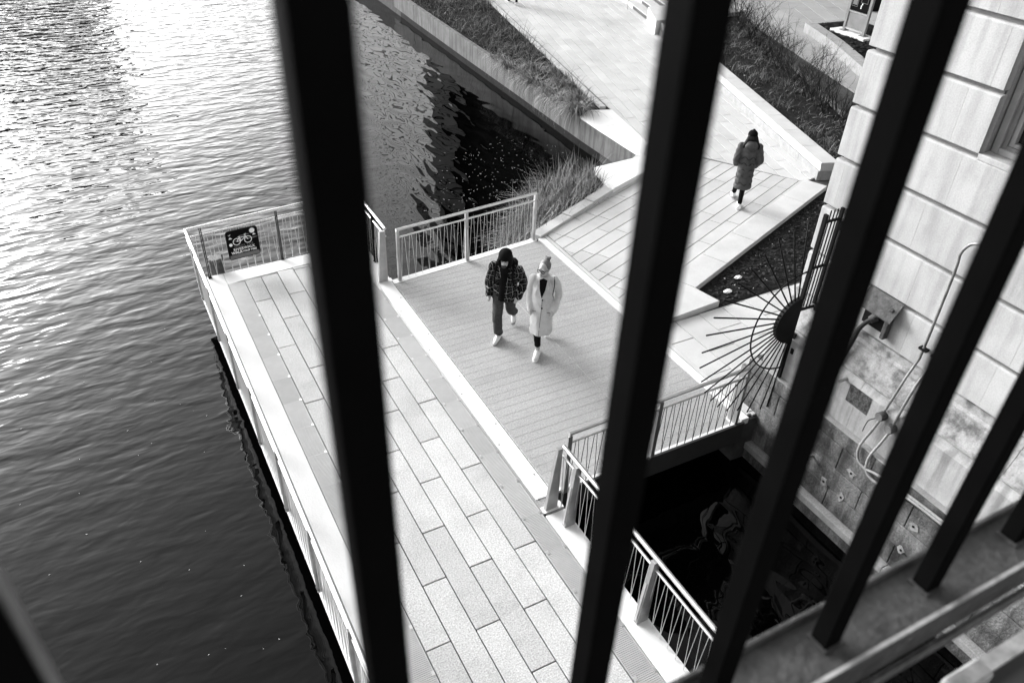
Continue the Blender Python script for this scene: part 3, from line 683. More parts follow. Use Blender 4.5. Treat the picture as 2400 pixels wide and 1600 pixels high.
# sloped water table and plinth
def slope(name, y0, y1, prof, m):
    bm = bmesh.new(); v = []
    for yy in (y0, y1):
        for px, pz in prof: v.append(bm.verts.new((px, yy, pz)))
    n = len(prof); bm.faces.new(v[:n]); bm.faces.new(v[n:][::-1])
    for i in range(n): bm.faces.new((v[i], v[n+i], v[n+(i+1) % n], v[(i+1) % n]))
    bmesh.ops.recalc_face_normals(bm, faces=bm.faces); return build(name, bm, m, bld)
ysp = [YC+0.03, 5.05, 3.9, 2.8, 1.7, YE]
for a, b in zip(ysp[1:], ysp):
    slope('water_table_stone', a+0.003, b-0.003, [(X0+0.1, 1.50), (7.66, 1.50), (7.66, 1.53), (7.70, 1.545), (7.80, 1.80), (7.80, 1.84), (7.83, 1.87), (7.83, 1.965), (X0+0.1, 1.965)], 'weathered')
ysp = [YC+0.04, 4.62, 3.1, 1.6, YE]
for a, b in zip(ysp[1:], ysp):
    slope('plinth_stone', a+0.002, b-0.002, [(X0+0.1, 0.775), (7.59, 0.775), (7.59, 1.40), (7.63, 1.46), (7.64, 1.497), (X0+0.1, 1.497)], 'plinth')
slope('dark_patch', 4.42, 4.76, [(7.5895, 1.14), (7.586, 1.14), (7.586, 1.40), (7.5895, 1.40)], 'peel')

# granite pier in the water
pier = thing('granite_pier', (8.5, 3.3, WATER), 'stained dark granite pier wall rising from the black water', 'wall')
boxo('pier_core', (7.53, YE, -3), (X0+3, 6.31, 0.768), 'granite', pier)
prz = [-0.50, -0.16, 0.18, 0.55, 0.76]
for k in range(4):
    ys = [6.33, 5.2, 4.05, 2.9, 1.75, YE] if k % 2 else [6.33, 5.65, 4.5, 3.4, 2.3, 1.2, YE]
    for a, b in zip(ys[1:], ys):
        bm = bmesh.new(); box(bm, (7.50+rnd.uniform(-0.004, 0.004), a+0.003, prz[k]+0.006), (7.6, b-0.003, prz[k+1]-0.006), 0.008); build('granite_block', bm, 'granite', pier)
ys = [6.33, 4.9, 3.38, 1.9, YE]
for a, b in zip(ys[1:], ys):
    bm = bmesh.new(); box(bm, (7.40, a+0.002, -0.62), (7.56, b-0.002, -0.505), 0.008); build('ledge_stone', bm, 'granite_pale', pier)
    bm = bmesh.new(); box(bm, (7.425, a+0.002, -2.5), (7.56, b-0.002, -0.625), 0.01); build('footing_stone', bm, 'granite', pier)
    bm = bmesh.new(); box(bm, (7.505, a+0.001, 0.7605), (7.60, b-0.001, 0.773), 0.003); build('top_strip', bm, 'granite_pale', pier)
for y, z in ((4.59, -0.13), (4.27, 0.31), (4.28, -0.14), (3.31, -0.14), (3.30, 0.30)):
    bm = bmesh.new(); vv = [bm.verts.new((7.494, y+math.cos(a)*rnd.uniform(.03, .085), z+math.sin(a)*rnd.uniform(.03, .09))) for a in [2*math.pi*i/9 for i in range(9)]]
    f = bm.faces.new(vv); r_ = bmesh.ops.extrude_face_region(bm, geom=[f]); bmesh.ops.translate(bm, vec=(0.012, 0, 0), verts=[v for v in r_['geom'] if isinstance(v, bmesh.types.BMVert)])
    bmesh.ops.recalc_face_normals(bm, faces=bm.faces); o = build('mortar_patch', bm, 'weathered', pier)
    tubeo('anchor_hole', [(7.489, y, z), (7.51, y, z)], 0.018, 'iron', o, 8)
for y, z, x in ((4.85, 1.41, 7.6), (4.87, 0.10, 7.5)): tubeo('steel_pin', [(x, y, z), (x-0.14, y+0.01, z-0.01)], 0.022, 'steel_post', pier, 8)

# conduits
def conduit(dy, dz, label, group='conduits on the stone wall'):
    t = thing('wall_conduit', (7.7, 4.2+dy, 1.3), label, 'pipe', group)
    up_ = [(7.85, 4.02, 3.66), (7.80, 4.07, 3.67), (7.80, 4.16, 3.62), (7.80, 4.22, 3.48), (7.80, 4.20, 3.26), (7.80, 4.19, 2.24), (7.79, 4.20, 2.05), (7.70, 4.20, 1.85), (7.60, 4.20, 1.55), (7.56, 4.21, 1.38)] if dy == 0 else [(7.85, 4.0, 2.4), (7.80, 4.03, 2.35), (7.79, 4.05, 2.05), (7.70, 4.05, 1.85), (7.60, 4.04, 1.55), (7.56, 4.04, 1.30)]
    bm = bmesh.new(); p = smooth_path(up_, 3); tube_geo(bm, p, 0.0165, 8); bmesh.ops.recalc_face_normals(bm, faces=bm.faces); build('riser_pipe', bm, 'conduit', t, True)
    zj = 1.31+dz
    tubeo('junction_box', [(7.60, 4.21+dy, zj), (7.50, 4.21+dy, zj)], 0.058, 'rust', t, 14)
    tubeo('box_ring', [(7.51, 4.21+dy, zj), (7.488, 4.21+dy, zj)], 0.05, 'conduit', t, 14)
    lo = [(7.55, 4.21+dy, zj-0.05), (7.54, 4.25+dy, zj-0.25), (7.48, 4.29+dy, 0.80+dz), (7.46, 4.25+dy, 0.62+dz), (7.46, 4.12+dy, 0.56+dz), (7.46, 3.92+dy, 0.61+dz), (7.46, 3.5, 0.665+dz*.6), (7.46, 2.9, 0.69+dz*.6), (7.46, 1.2, 0.70+dz*.6)]
    bm = bmesh.new(); tube_geo(bm, smooth_path(lo, 4), 0.0175, 8); bmesh.ops.recalc_face_normals(bm, faces=bm.faces); build('lower_pipe', bm, 'granite_pale', t, True)
    boxo('pipe_strap', (7.775, 4.14+dy, 2.23), (7.84, 4.24+dy, 2.26), 'iron', t)
    if dy == 0: tubeo('loose_wire', smooth_path([(7.50, 4.25, 1.26), (7.47, 4.30, 1.2), (7.47, 4.32, 1.08), (7.48, 4.33, 1.0)]), 0.006, 'iron', t, 5)
conduit(0.0, 0.0, 'taller wall conduit with round junction box, bent at its top')
conduit(-0.165, -0.07, 'shorter wall conduit with round junction box, nearer the bridge')
t = thing('black_cable', (7.75, 5.0, 1.0), 'thick black cable hanging from the hooded vent', 'cable')
tubeo('cable', smooth_path([(7.98, 4.80, 2.33), (7.80, 4.88, 2.27), (7.78, 5.02, 2.04), (7.72, 5.03, 1.8), (7.60, 5.05, 1.3), (7.56, 5.04, 0.95), (7.50, 5.07, 0.73), (7.47, 5.10, 0.3)]), 0.03, 'conduit_dark', t)
# hooded vent
vt = thing('hooded_vent', (7.85, 4.87, 2.3), 'dark weathered hood over a wall opening with hanging cables', 'vent')
slope_o = bmesh.new(); v = []
for yy in (4.63, 5.12):
    for px, pz in ((7.853, 2.575), (7.70, 2.36), (7.70, 2.345), (7.853, 2.55)): v.append(slope_o.verts.new((px, yy, pz)))
slope_o.faces.new(v[:4]); slope_o.faces.new(v[4:][::-1])
for i in range(4): slope_o.faces.new((v[i], v[4+i], v[4+(i+1) % 4], v[(i+1) % 4]))
bmesh.ops.recalc_face_normals(slope_o, faces=slope_o.faces); build('hood', slope_o, 'rust', vt)
boxo('opening', (7.838, 4.78, 2.09), (7.8485, 5.08, 2.50), 'iron', vt)
boxo('side_cheek', (7.76, 4.68, 2.06), (7.8485, 4.74, 2.49), 'rust', vt, 0.01)
tubeo('fixture', [(7.83, 4.9, 2.25), (7.77, 4.93, 2.2)], [0.06, 0.045], 'rust', vt, 10)

# spiked fan screen
YFN = 5.80; CF = Vector((7.55, 1.73))
fan = thing('spiked_fan_screen', (7.55, YFN, 0.77), 'black iron half circle of spikes on a barred frame at the pier edge', 'screen')
sc_ = lambda p: (p[0]*0.902, 7.5-(7.5-p[1])*0.902)
tips = [(6.73, 1.61), (6.66, 1.34), (6.65, 1.05), (6.67, .78), (6.76, .5), (6.87, .26), (7.03, .05), (7.2, -.13), (7.42, -.29), (7.65, -.37), (7.88, -.49), (8.16, -.53), (8.3, -.53), (6.84, 1.86), (7.02, 2.08), (7.2, 2.26), (7.39, 2.43), (7.59, 2.6), (7.84, 2.67), (8.07, 2.75)]
for tp in tips:
    x, z = sc_(tp); d_ = (Vector((x, z))-CF).normalized()*0.30
    tubeo('spike', [(CF.x+d_.x, YFN, CF.y+d_.y), (x, YFN, z)], 0.0105, 'iron', fan, 6)
bm = bmesh.new(); pts = []
for k in range(25):
    a = R(93+174*k/24); pts.append((CF.x+0.76*math.cos(a), YFN-0.017, CF.y+0.76*math.sin(a)))
tube_geo(bm, pts, 0.011, 6); bmesh.ops.recalc_face_normals(bm, faces=bm.faces); build('ring', bm, 'iron', fan, True)
bm = bmesh.new(); pr = [(CF.x, CF.y-0.33)]+[(CF.x+0.35*math.cos(R(90+180*k/16)), CF.y+0.35*math.sin(R(90+180*k/16))) for k in range(17)][::-1]
f0 = [bm.verts.new((p[0], YFN-0.03, p[1])) for p in pr]; f1 = [bm.verts.new((p[0], YFN+0.03, p[1])) for p in pr]
bm.faces.new(f0); bm.faces.new(f1[::-1])
for i in range(len(pr)): bm.faces.new((f0[i], f0[(i+1) % len(pr)], f1[(i+1) % len(pr)], f1[i]))
bmesh.ops.recalc_face_normals(bm, faces=bm.faces); build('hub_plate', bm, 'iron', fan)
boxo('frame_post', (7.535, YFN-0.025, 0.774), (7.575, YFN+0.025, 3.26), 'iron', fan)
boxo('frame_post', (7.80, YFN-0.02, 1.92), (7.835, YFN+0.02, 3.30), 'iron', fan)
boxo('frame_post', (7.60, YFN-0.035, 0.774), (7.625, YFN+0.035, 1.5), 'iron', fan)
for x in (7.625, 7.685, 7.745): tubeo('frame_bar', [(x, YFN, 1.86), (x, YFN, 3.30)], 0.0095, 'iron', fan, 6)
for z in (1.86, 2.49, 3.14): boxo('cross_bar', (7.576, YFN-0.012, z), (7.84, YFN+0.012, z+0.03), 'iron', fan)
for z in (1.83, 3.02): boxo('wall_bracket', (7.80, YFN-0.10, z), (7.872, YFN-0.021, z+0.11), 'iron', fan, 0.01)
boxo('wall_bracket', (7.576, YFN-0.09, 1.2), (7.66, YFN-0.036, 1.29), 'iron', fan, 0.01)

# ------------------------------------------------------------------ city across the river and on the bank (seen in the water)
tw = thing('banded_building', (34, 90, 0), 'long pale building with dark window bands on the bank, mirrored in the still water', 'building')
prismo('body', [(25.4, 60.4), (46, 60.4), (46, 93), (25.4, 93)], 0, 74, 'tower_dark', tw)
for k in range(44): prismo('floor_band', [(25, 60), (46.4, 60), (46.4, 93.4), (25, 93.4)], 1.0+1.65*k, 2.3+1.65*k, 'tower_pale', tw)
tw = thing('dark_office_block', (50, 45, 0), 'dark office block on the bank, mirrored as the black part of the water', 'building')
prismo('body', [(27.5, 59.5), (29, 34), (70, 30), (75, 59.5)], 0, 58, 'tower_dark', tw)
for k in range(14): prismo('floor_band', [(27.3, 59.6), (28.8, 33.8), (70.2, 29.8), (75.2, 59.6)], 2.6+4*k, 2.9+4*k, 'tower_dark', tw)
tw = thing('far_bank_block', (-20, 235, 0), 'wide grey block across the far end of the river', 'building')
prismo('tower_body', [(-75, 232), (12, 240), (12, 258), (-75, 258)], -3, 62, 'tower_mid', tw)
for k in range(14): prismo('window_band', [(-75.2, 231.8), (12.2, 239.8), (12.2, 258.2), (-75.2, 258.2)], 3+4.2*k, 5.0+4.2*k, 'tower_glass', tw)

# ------------------------------------------------------------------ vegetation
def in_poly(x, y, poly):
    c = False; j = len(poly)-1
    for i in range(len(poly)):
        if (poly[i][1] > y) != (poly[j][1] > y) and x < (poly[j][0]-poly[i][0])*(y-poly[i][1])/(poly[j][1]-poly[i][1])+poly[i][0]: c = not c
        j = i
    return c
def sample(poly, r):
    xs = [p[0] for p in poly]; ys = [p[1] for p in poly]
    while True:
        x, y = r.uniform(min(xs), max(xs)), r.uniform(min(ys), max(ys))
        if in_poly(x, y, poly): return x, y
TONES = []
def blade(V, F, base, az, ln, lean, wd, droop, r, seg=4):
    """curved tapering leaf: starts steep, bends over by droop"""
    p = Vector(base); el = R(90)-lean; i0 = len(V); sx, sy = -math.sin(az), math.cos(az)
    for k in range(seg+1):
        ww = wd*(1-k/(seg+0.3)); V.append((p.x-sx*ww, p.y-sy*ww, p.z)); V.append((p.x+sx*ww, p.y+sy*ww, p.z+ww*0.3))
        p = p+Vector((math.cos(az)*math.cos(el), math.sin(az)*math.cos(el), math.sin(el)))*(ln/seg); el -= droop/seg*(0.6+0.8*k/seg)
    tone = r.choices((0, 1, 2), (4, 4, 2))[0]
    for k in range(seg): a = i0+2*k; F.append((a, a+1, a+3, a+2)); TONES.append(tone)
def tones(o, ms):
    """each leaf has its own tone: fresh straw, weathered straw or rotten"""
    if len(TONES) == len(o.data.polygons):
        o.data.materials.clear()
        for q in ms: o.data.materials.append(MATS[q])
        o.data.polygons.foreach_set('material_index', TONES)
    TONES.clear(); return o
def stuff(name, V, F, m, label, cat):
    o = pyd(name, V, F, m); tag(o, label, cat, None, 'stuff')
    if TONES: tones(o, ('straw_light', 'straw', 'straw_dark') if m == 'straw' else ('straw', 'grass', 'straw_dark'))
    return o
r = random.Random(21)
# low dry cover on the river bed, long drooping tussocks over the quay
bedp = [(11.68, 17.4), (12.05, 17.72), (12.42, 17.72), (15.0, 29.7), (16.9, 39), (12.6, 39)]
V, F = [], []
for i in range(11000):
    x, y = sample(bedp, r)
    if y > 33 and r.random() < 0.5: continue
    dens = noise.noise(Vector((x*0.9, y*0.7, 3)))
    if dens < -0.10 and r.random() < 0.8: continue
    blade(V, F, (x, y, -0.02), r.uniform(0, 6.28), r.uniform(0.15, 0.6)*(1+0.9*max(dens, 0)), r.uniform(0.3, 1.5), r.uniform(0.006, 0.014), r.uniform(0.6, 2.2), r, 3)
stuff('ground_cover', V, F, 'grass', 'short dry grass covering the bed beside the water', 'grass')
tk = 0
for x, y, sz in ((11.75, 17.7, 1.1), (11.73, 18.6, 1.0), (11.78, 19.35, 0.8), (11.8, 20.2, 1.0), (11.85, 20.9, 0.8), (11.82, 21.8, 0.9), (11.9, 22.7, 0.7), (12.3, 18.4, 0.8), (12.5, 19.8, 0.8), (12.4, 21.3, 0.9), (12.9, 21.0, .7), (11.95, 17.95, 1.0)):
    V, F = [], []
    for k in range(int(230*sz)):
        az = r.gauss(math.pi, 0.9) if r.random() < 0.62 else r.uniform(0, 6.28)
        blade(V, F, (r.gauss(-0.06, 0.07), r.gauss(0, 0.16), 0), az, r.uniform(0.55, 1.05)*sz, r.uniform(0.3, 1.1), r.uniform(0.006, 0.012), r.uniform(2.2, 3.4), r, 6)
    t = thing('grass_tussock', (x, y, -0.02), ['first', 'second', 'third', 'fourth', 'fifth', 'sixth', 'seventh', 'eighth', 'ninth', 'tenth', 'eleventh', 'twelfth'][[0, 2, 3, 4, 7, 8, 10, 9, 5, 6, 11, 1][tk]]+' pale tussock of long drooping grass from the landing slabs', 'grass', 'long grass tussocks over the quay'); tk += 1
    tones(pyd('leaves', V, F, 'straw', t, False, (x, y, -0.02)), ('straw_light', 'straw', 'straw_dark'))
# reed bed in the corner
rb = struct(prismo('reed_bed', [(7.12, 11.98), (9.70, 13.2), (9.92, 14.1), (8.9, 14.5), (7.6, 13.6), (6.6, 12.5), (6.4, 12.15)], -1.4, lambda p: -0.10 if p[0] > 9 or p[1] < 12.1 and p[0] > 7 else -0.62, 'soil'))
reedp = [(7.12, 12.05), (9.65, 13.22), (9.85, 14.0), (8.9, 14.4), (7.7, 13.6), (6.7, 12.5)]
V, F = [], []
for i in range(2600):
    x, y = sample(reedp, r); c = r.random()
    az = r.gauss(R(205), 0.7) if c < 0.6 else r.uniform(0, 6.28)
    z = -0.15-0.35*max(0, (9.2-x)/3)
    blade(V, F, (x, y, z+r.uniform(0, 0.12)), az, r.uniform(0.35, 0.95), r.uniform(0.9, 1.6) if c < 0.75 else r.uniform(0.1, 0.7), r.uniform(0.005, 0.012), r.uniform(0.1, 0.9), r, 4)
stuff('fallen_reeds', V, F, 'straw', 'flattened straw and broken reeds between the kerb and the water', 'reeds')
tk = 0
for x, y, n_ in ((6.75, 12.25, 260), (7.15, 12.45, 220), (7.55, 12.75, 160), (9.75, 14.05, 90)):
    V, F = [], []
    for k in range(n_):
        up_ = tk == 3
        blade(V, F, (r.gauss(0, 0.10), r.gauss(0, 0.08), 0), r.uniform(0, 6.28), r.uniform(0.4, 0.8) if not up_ else r.uniform(0.3, 0.6), r.uniform(0.05, 1.1), r.uniform(0.006, 0.011), r.uniform(0.8, 2.3) if not up_ else 0.4, r, 5)
    t = thing('reed_clump', (x, y, -0.45 if tk < 3 else -0.1), ['reed clump farthest out behind the gangway rail', 'middle reed clump behind the gangway rail', 'reed clump nearest the round drain', 'small upright tuft at the water corner of the kerb'][tk], 'reeds', 'reed clumps in the corner'); tk += 1
    tones(pyd('leaves', V, F, 'straw', t, False, tuple(t.location)), ('straw_light', 'straw', 'straw_dark'))
# floating straw on the still water
V, F = [], []
for i in range(1000):
    x, y = sample([(5.6, 12.4), (8.5, 13.8), (10.4, 14.9), (11.2, 17), (10.2, 19.5), (7.4, 17.5), (5.6, 14.5)], r)
    d0 = math.hypot(x-9.0, y-14.2)
    if r.random() < d0/5.2: continue
    a = r.uniform(0, 3.14); l = r.uniform(0.006, 0.022) if r.random() < 0.96 or d0 > 1.6 else r.uniform(0.06, 0.25); wv = r.uniform(0.003, 0.006)
    c, s_ = math.cos(a), math.sin(a); i0 = len(V)
    for u, v_ in ((-l, -wv), (l, -wv), (l, wv), (-l, wv)): V.append((x+u*c-v_*s_, y+u*s_+v_*c, WATER+0.006))
    F.append((i0, i0+1, i0+2, i0+3))
stuff('floating_straw', V, F, 'litter', 'scattered bits of straw floating on the still dark water', 'debris')
V, F = [], []
for i in range(60):
    x, y = r.uniform(-3.5, 0.6), r.uniform(4.5, 14)
    l = r.uniform(0.005, 0.014); a = r.uniform(0, 3.14); c, s_ = math.cos(a), math.sin(a); i0 = len(V)
    for u, v_ in ((-l, -l*.5), (l, -l*.4), (l*.8, l*.5), (-l*.7, l*.4)): V.append((x+u*c-v_*s_, y+u*s_+v_*c, WATER+0.006))
    F.append((i0, i0+1, i0+2, i0+3))
stuff('floating_specks', V, F, 'litter', 'tiny pale specks drifting on the open river', 'debris')
# round drain in the reed bed
dr = thing('round_drain', (8.72, 13.10, -0.15), 'round slotted iron drain cover among the reeds', 'drain')
bm = bmesh.new(); tube_geo(bm, [(8.72, 13.10, -0.5), (8.72, 13.10, -0.04)], 0.20, 20); build('drain_body', bm, 'drain', dr)
bm = bmesh.new(); tube_geo(bm, [(8.72, 13.10, -0.039), (8.72, 13.10, -0.015)], 0.205, 20); build('cover', bm, 'drain', dr)
for k in range(5):
    for sg in (-1, 1):
        xx = 8.72-0.12+0.06*k; l = math.sqrt(max(0.02, 0.17**2-(xx-8.72)**2)); boxo('slot', (xx-0.014, 13.10+(0.015 if sg > 0 else -l), -0.0149), (xx+0.014, 13.10+(l if sg > 0 else -0.015), -0.0125), 'iron', dr)
# shrub bed: dry grass, mulch chips, bare shrubs
bed2p = [(15.1, 11.9), (16.55, 12.3), (17.4, 13.8), (18.9, 16.7), (20.9, 21.0), (22.2, 23.3), (19.0, 23.2)]
V, F = [], []
for i in range(6500):
    x, y = sample(bed2p, r); dn = noise.noise(Vector((x*0.8, y*0.6, 9)))
    if dn < 0.04 and r.random() < 0.8: continue
    blade(V, F, (x, y, UP+0.03), r.uniform(0, 6.28), r.uniform(0.12, 0.38), r.uniform(0.3, 1.3), r.uniform(0.006, 0.013), r.uniform(0.6, 2.0), r, 3)
stuff('bed_grass', V, F, 'grass', 'thin dry grass over the raised shrub bed', 'grass')
def chips(name, poly, n_, z, label, big=1.0):
    V, F = [], []
    for i in range(n_):
        x, y = sample(poly, r); l = r.uniform(0.012, 0.04)*big; wv = l*r.uniform(0.3, 0.7); a = r.uniform(0, 6.28); c, s_ = math.cos(a), math.sin(a); i0 = len(V); t1, t2 = r.uniform(-.4, .4)*l, r.uniform(-.4, .4)*l
        zz = z+0.006+abs(t1)+abs(t2)
        for u, v_, dz in ((-l, -wv, t1), (l, -wv, t2), (l, wv, -t1), (-l, wv, -t2)): V.append((x+u*c-v_*s_, y+u*s_+v_*c, zz+dz))
        F.append((i0, i0+1, i0+2, i0+3))
    return V, F
V, F = chips('c', [(8.85, 8.95), (8.95, 8.5), (14, 8.7), (14, 11)], 2600, -0.018, '')
stuff('mulch_chips', V, F, 'mulch_chip', 'dark bark chips covering the mulch bed', 'mulch')
V, F = chips('c', [(8.9, 8.9), (9.0, 8.55), (13.5, 8.8), (14.0, 11.0)], 130, -0.012, '', 0.4)
V2, F2 = chips('c', bed2p, 90, UP+0.05, '', 0.7); k0 = len(V); V += V2; F += [tuple(i+k0 for i in f) for f in F2]
stuff('leaf_litter', V, F, 'litter', 'pale leaf scraps scattered over the dark beds', 'debris')
V, F = chips('c', [(21.1, 16.1), (24.8, 17.6), (25.2, 20.3), (23.35, 20.5), (22.45, 18.6)], 1600, UP+0.26, '', 1.6)
stuff('planter_chips', V, F, 'mulch_chip', 'bark chips in the planter around the map sign', 'mulch')
for k, (x, y, sc) in enumerate(((9.35, 8.75, 0.09), (9.85, 9.05, 0.08))):
    bm = bmesh.new(); bmesh.ops.create_icosphere(bm, subdivisions=2, radius=1.0)
    for v in bm.verts: v.co = Vector((v.co.x*sc, v.co.y*sc*0.6, v.co.z*sc*0.35))*(1+0.5*noise.noise(v.co*2.3+Vector((k*7, 0, 0))))
    tag(build('crumpled_paper', bm, 'sign_white', None, False, (x, y, 0.005)), ['crumpled white scrap nearer the end of the mulch bed', 'crumpled white scrap farther along the mulch bed'][k], 'litter', 'white scraps on the mulch')
def shrub_mesh(seed, h):
    rr = random.Random(seed); bm = bmesh.new()
    def grow(p, d, l, rad, lv):
        q = p; pts = [p]
        for i in range(3):
            d = (d+Vector((rr.gauss(0, .12), rr.gauss(0, .12), rr.gauss(0.02, .08)))).normalized(); q = q+d*l/3; pts.append(q)
        tube_geo(bm, pts, [rad, rad*.85, rad*.7, rad*.5], 3, False)
        if lv < 3:
            for i in range(rr.randint(2, 3)):
                a = rr.choice(pts[1:]); dd = (d+Vector((rr.gauss(0, .55), rr.gauss(0, .55), rr.gauss(0.1, .35)))).normalized(); grow(a, dd, l*rr.uniform(.45, .75), rad*.55, lv+1)
    for i in range(10):
        grow(Vector((rr.gauss(0, .08), rr.gauss(0, .08), 0)), Vector((rr.gauss(0, .35), rr.gauss(0, .35), 1)).normalized(), h*rr.uniform(.4, .65), 0.013, 0)
    me = bpy.data.meshes.new('branches'); bm.to_mesh(me); bm.free(); me.materials.append(MATS['twig']); return me
sm = [shrub_mesh(31+i, 1.25+0.1*i) for i in range(5)]
ordn = ['first', 'second', 'third', 'fourth', 'fifth', 'sixth', 'seventh', 'eighth', 'ninth', 'tenth', 'eleventh', 'twelfth', 'thirteenth', 'fourteenth', 'fifteenth', 'sixteenth', 'seventeenth', 'eighteenth']
for i in range(18):
    t_ = (i+0.3)/18; a = Vector((16.75, 12.9)).lerp(Vector((21.6, 23.0)), t_)+Vector((r.uniform(-.25, .15), r.uniform(-.15, .15)))
    t = thing('bare_shrub', (a.x, a.y, UP+0.02), ordn[i]+' leafless shrub along the raised bed counted from the building', 'shrub', 'leafless shrubs in the raised bed')
    o = build('branches', None, None, t, wloc=(a.x, a.y, UP+0.02), me=sm[i % 5]); o.rotation_euler = (0, 0, r.uniform(0, 6.28)); s1 = r.uniform(0.75, 1.1); o.scale = (s1, s1, s1)

# ------------------------------------------------------------------ map sign pylon
pf = Vector((23.42, 19.55, UP+0.26)); pg = Vector((23.42, 18.55, UP+0.26))
py = thing('map_sign', (23.45, 19.05, UP+0.26), 'tall framed map sign on a white base slab in the planter', 'sign')
bm = bmesh.new(); box(bm, (23.12, 18.30, UP+0.20), (23.68, 19.78, UP+0.34), 0.01); build('base_slab', bm, 'deck_concrete', py)
for y in (18.58, 19.42):
    boxo('frame_post', (23.36, y-0.045, UP+0.35), (23.45, y+0.045, UP+2.9), 'frame', py)
    boxo('foot_plate', (23.28, y-0.10, UP+0.341), (23.53, y+0.10, UP+0.36), 'frame', py)
boxo('lower_panel', (23.385, 18.626, UP+0.47), (23.415, 19.374, UP+0.95), 'frame', py)
for z in (0.42, 0.96): boxo('cross_bar', (23.37, 18.626, UP+z), (23.44, 19.374, UP+z+0.045), 'steel', py)
boxo('map_panel', (23.375, 18.626, UP+1.02), (23.43, 19.374, UP+2.8), 'sign_black', py)
for (ya, yb, za, zb_) in ((19.10, 19.34, 1.15, 1.62), (18.72, 18.98, 1.3, 1.7)):
    for q in ((ya, yb, za, za+.012), (ya, yb, zb_, zb_+.012), (ya, ya+.012, za, zb_), (yb, yb+.012, za, zb_)): boxo('map_line', (23.368, q[0], UP+q[2]), (23.3745, q[1], UP+q[3]), 'sign_dim', py)
boxo('map_block', (23.369, 19.13, UP+1.2), (23.3745, 19.31, UP+1.36), 'sign_dim', py)
for ya, za in ((18.93, 1.18), (18.90, 1.24), (18.88, 1.45), (18.84, 1.52), (18.9, 1.56), (18.97, 1.7), (18.93, 1.12)): boxo('map_mark', (23.366, ya, UP+za), (23.3745, ya+0.035, UP+za+0.05), 'sign_white', py)
# dark tub at the corner of view
tb = thing('dark_tub', (28.1, 22.2, UP), 'low black tub with pale contents behind the map sign', 'planter')
tubeo('tub', [(28.1, 22.4, UP), (28.1, 22.4, UP+0.05), (28.1, 22.4, UP+0.45)], [0.5, 0.55, 0.62], 'iron', tb, 20)
for k in range(7):
    bm = bmesh.new(); bmesh.ops.create_icosphere(bm, subdivisions=2, radius=0.16)
    for v in bm.verts: v.co *= 1+0.3*noise.noise(v.co*9+Vector((k, 0, 0)))
    build('stone', bm, 'granite_pale', tb, False, (28.1+0.3*math.cos(k*1.1), 22.4+0.3*math.sin(k*1.1), UP+0.5))

# ------------------------------------------------------------------ people
def blob(bm, c, rad, rot=None, sub=3):
    r_ = bmesh.ops.create_icosphere(bm, subdivisions=sub, radius=1.0)
    M_ = Matrix.Translation(c) @ (rot if rot else Matrix()) @ Matrix.Diagonal((rad[0], rad[1], rad[2], 1))
    bmesh.ops.transform(bm, matrix=M_, verts=r_['verts'])
def limb(bm, pts, radii, n=12, k=4):
    P_ = smooth_path(pts, k); rr = []
    for i in range(len(pts)-1):
        for j in range(k): t = j/k; rr.append(radii[i]*(1-t)+radii[i+1]*t)
    rr.append(radii[-1]); tube_geo(bm, P_, rr, n)
    for p, q in ((P_[0], rr[0]), (P_[-1], rr[-1])): blob(bm, p, (q*.98,)*3, None, 2)
def loft(bm, rings, n=28):
    """rings: (cx, cy, z, rx, ry)"""
    R_ = []
    for cx, cy, z, rx, ry in rings: R_.append([bm.verts.new((cx+rx*math.cos(2*math.pi*k/n), cy+ry*math.sin(2*math.pi*k/n), z)) for k in range(n)])
    for a, b in zip(R_, R_[1:]):
        for k in range(n): bm.faces.new((a[k], a[(k+1) % n], b[(k+1) % n], b[k]))
    bm.faces.new(R_[0][::-1]); bm.faces.new(R_[-1])
def fuse(name, bm, m, parent, vox=0.012, it=3, crease=0.0, cs=9.0):
    """merge overlapping volumes into one continuous skin"""
    bmesh.ops.recalc_face_normals(bm, faces=bm.faces)
    me = bpy.data.meshes.new(name); bm.to_mesh(me); bm.free()
    tmp = bpy.data.objects.new('tmp', me); COL.objects.link(tmp)
    md = tmp.modifiers.new('r', 'REMESH'); md.mode = 'VOXEL'; md.voxel_size = vox; md.use_smooth_shade = True
    sm_ = tmp.modifiers.new('s', 'SMOOTH'); sm_.iterations = it; sm_.factor = 0.5
    dg = bpy.context.evaluated_depsgraph_get(); m2 = bpy.data.meshes.new_from_object(tmp.evaluated_get(dg)); bpy.data.objects.remove(tmp)
    m2.name = name; m2.materials.clear(); m2.materials.append(MATS[m])
    if crease:
        nn = [v.normal.copy() for v in m2.vertices]
        for v, q in zip(m2.vertices, nn): v.co += q*crease*(abs(noise.noise(Vector((v.co.x*cs, v.co.y*cs, v.co.z*cs*0.7+v.co.x*4))))*-2+0.5)
    for p in m2.polygons: p.use_smooth = True
    o = bpy.data.objects.new(name, m2); COL.objects.link(o); o.parent = parent; return o
def person(x, y, heading, label, group='people walking on the riverwalk'):
    e = thing('person', (x, y, 0), label, 'person', group); e.rotation_euler = (0, 0, math.atan2(heading[0], -heading[1])); return e
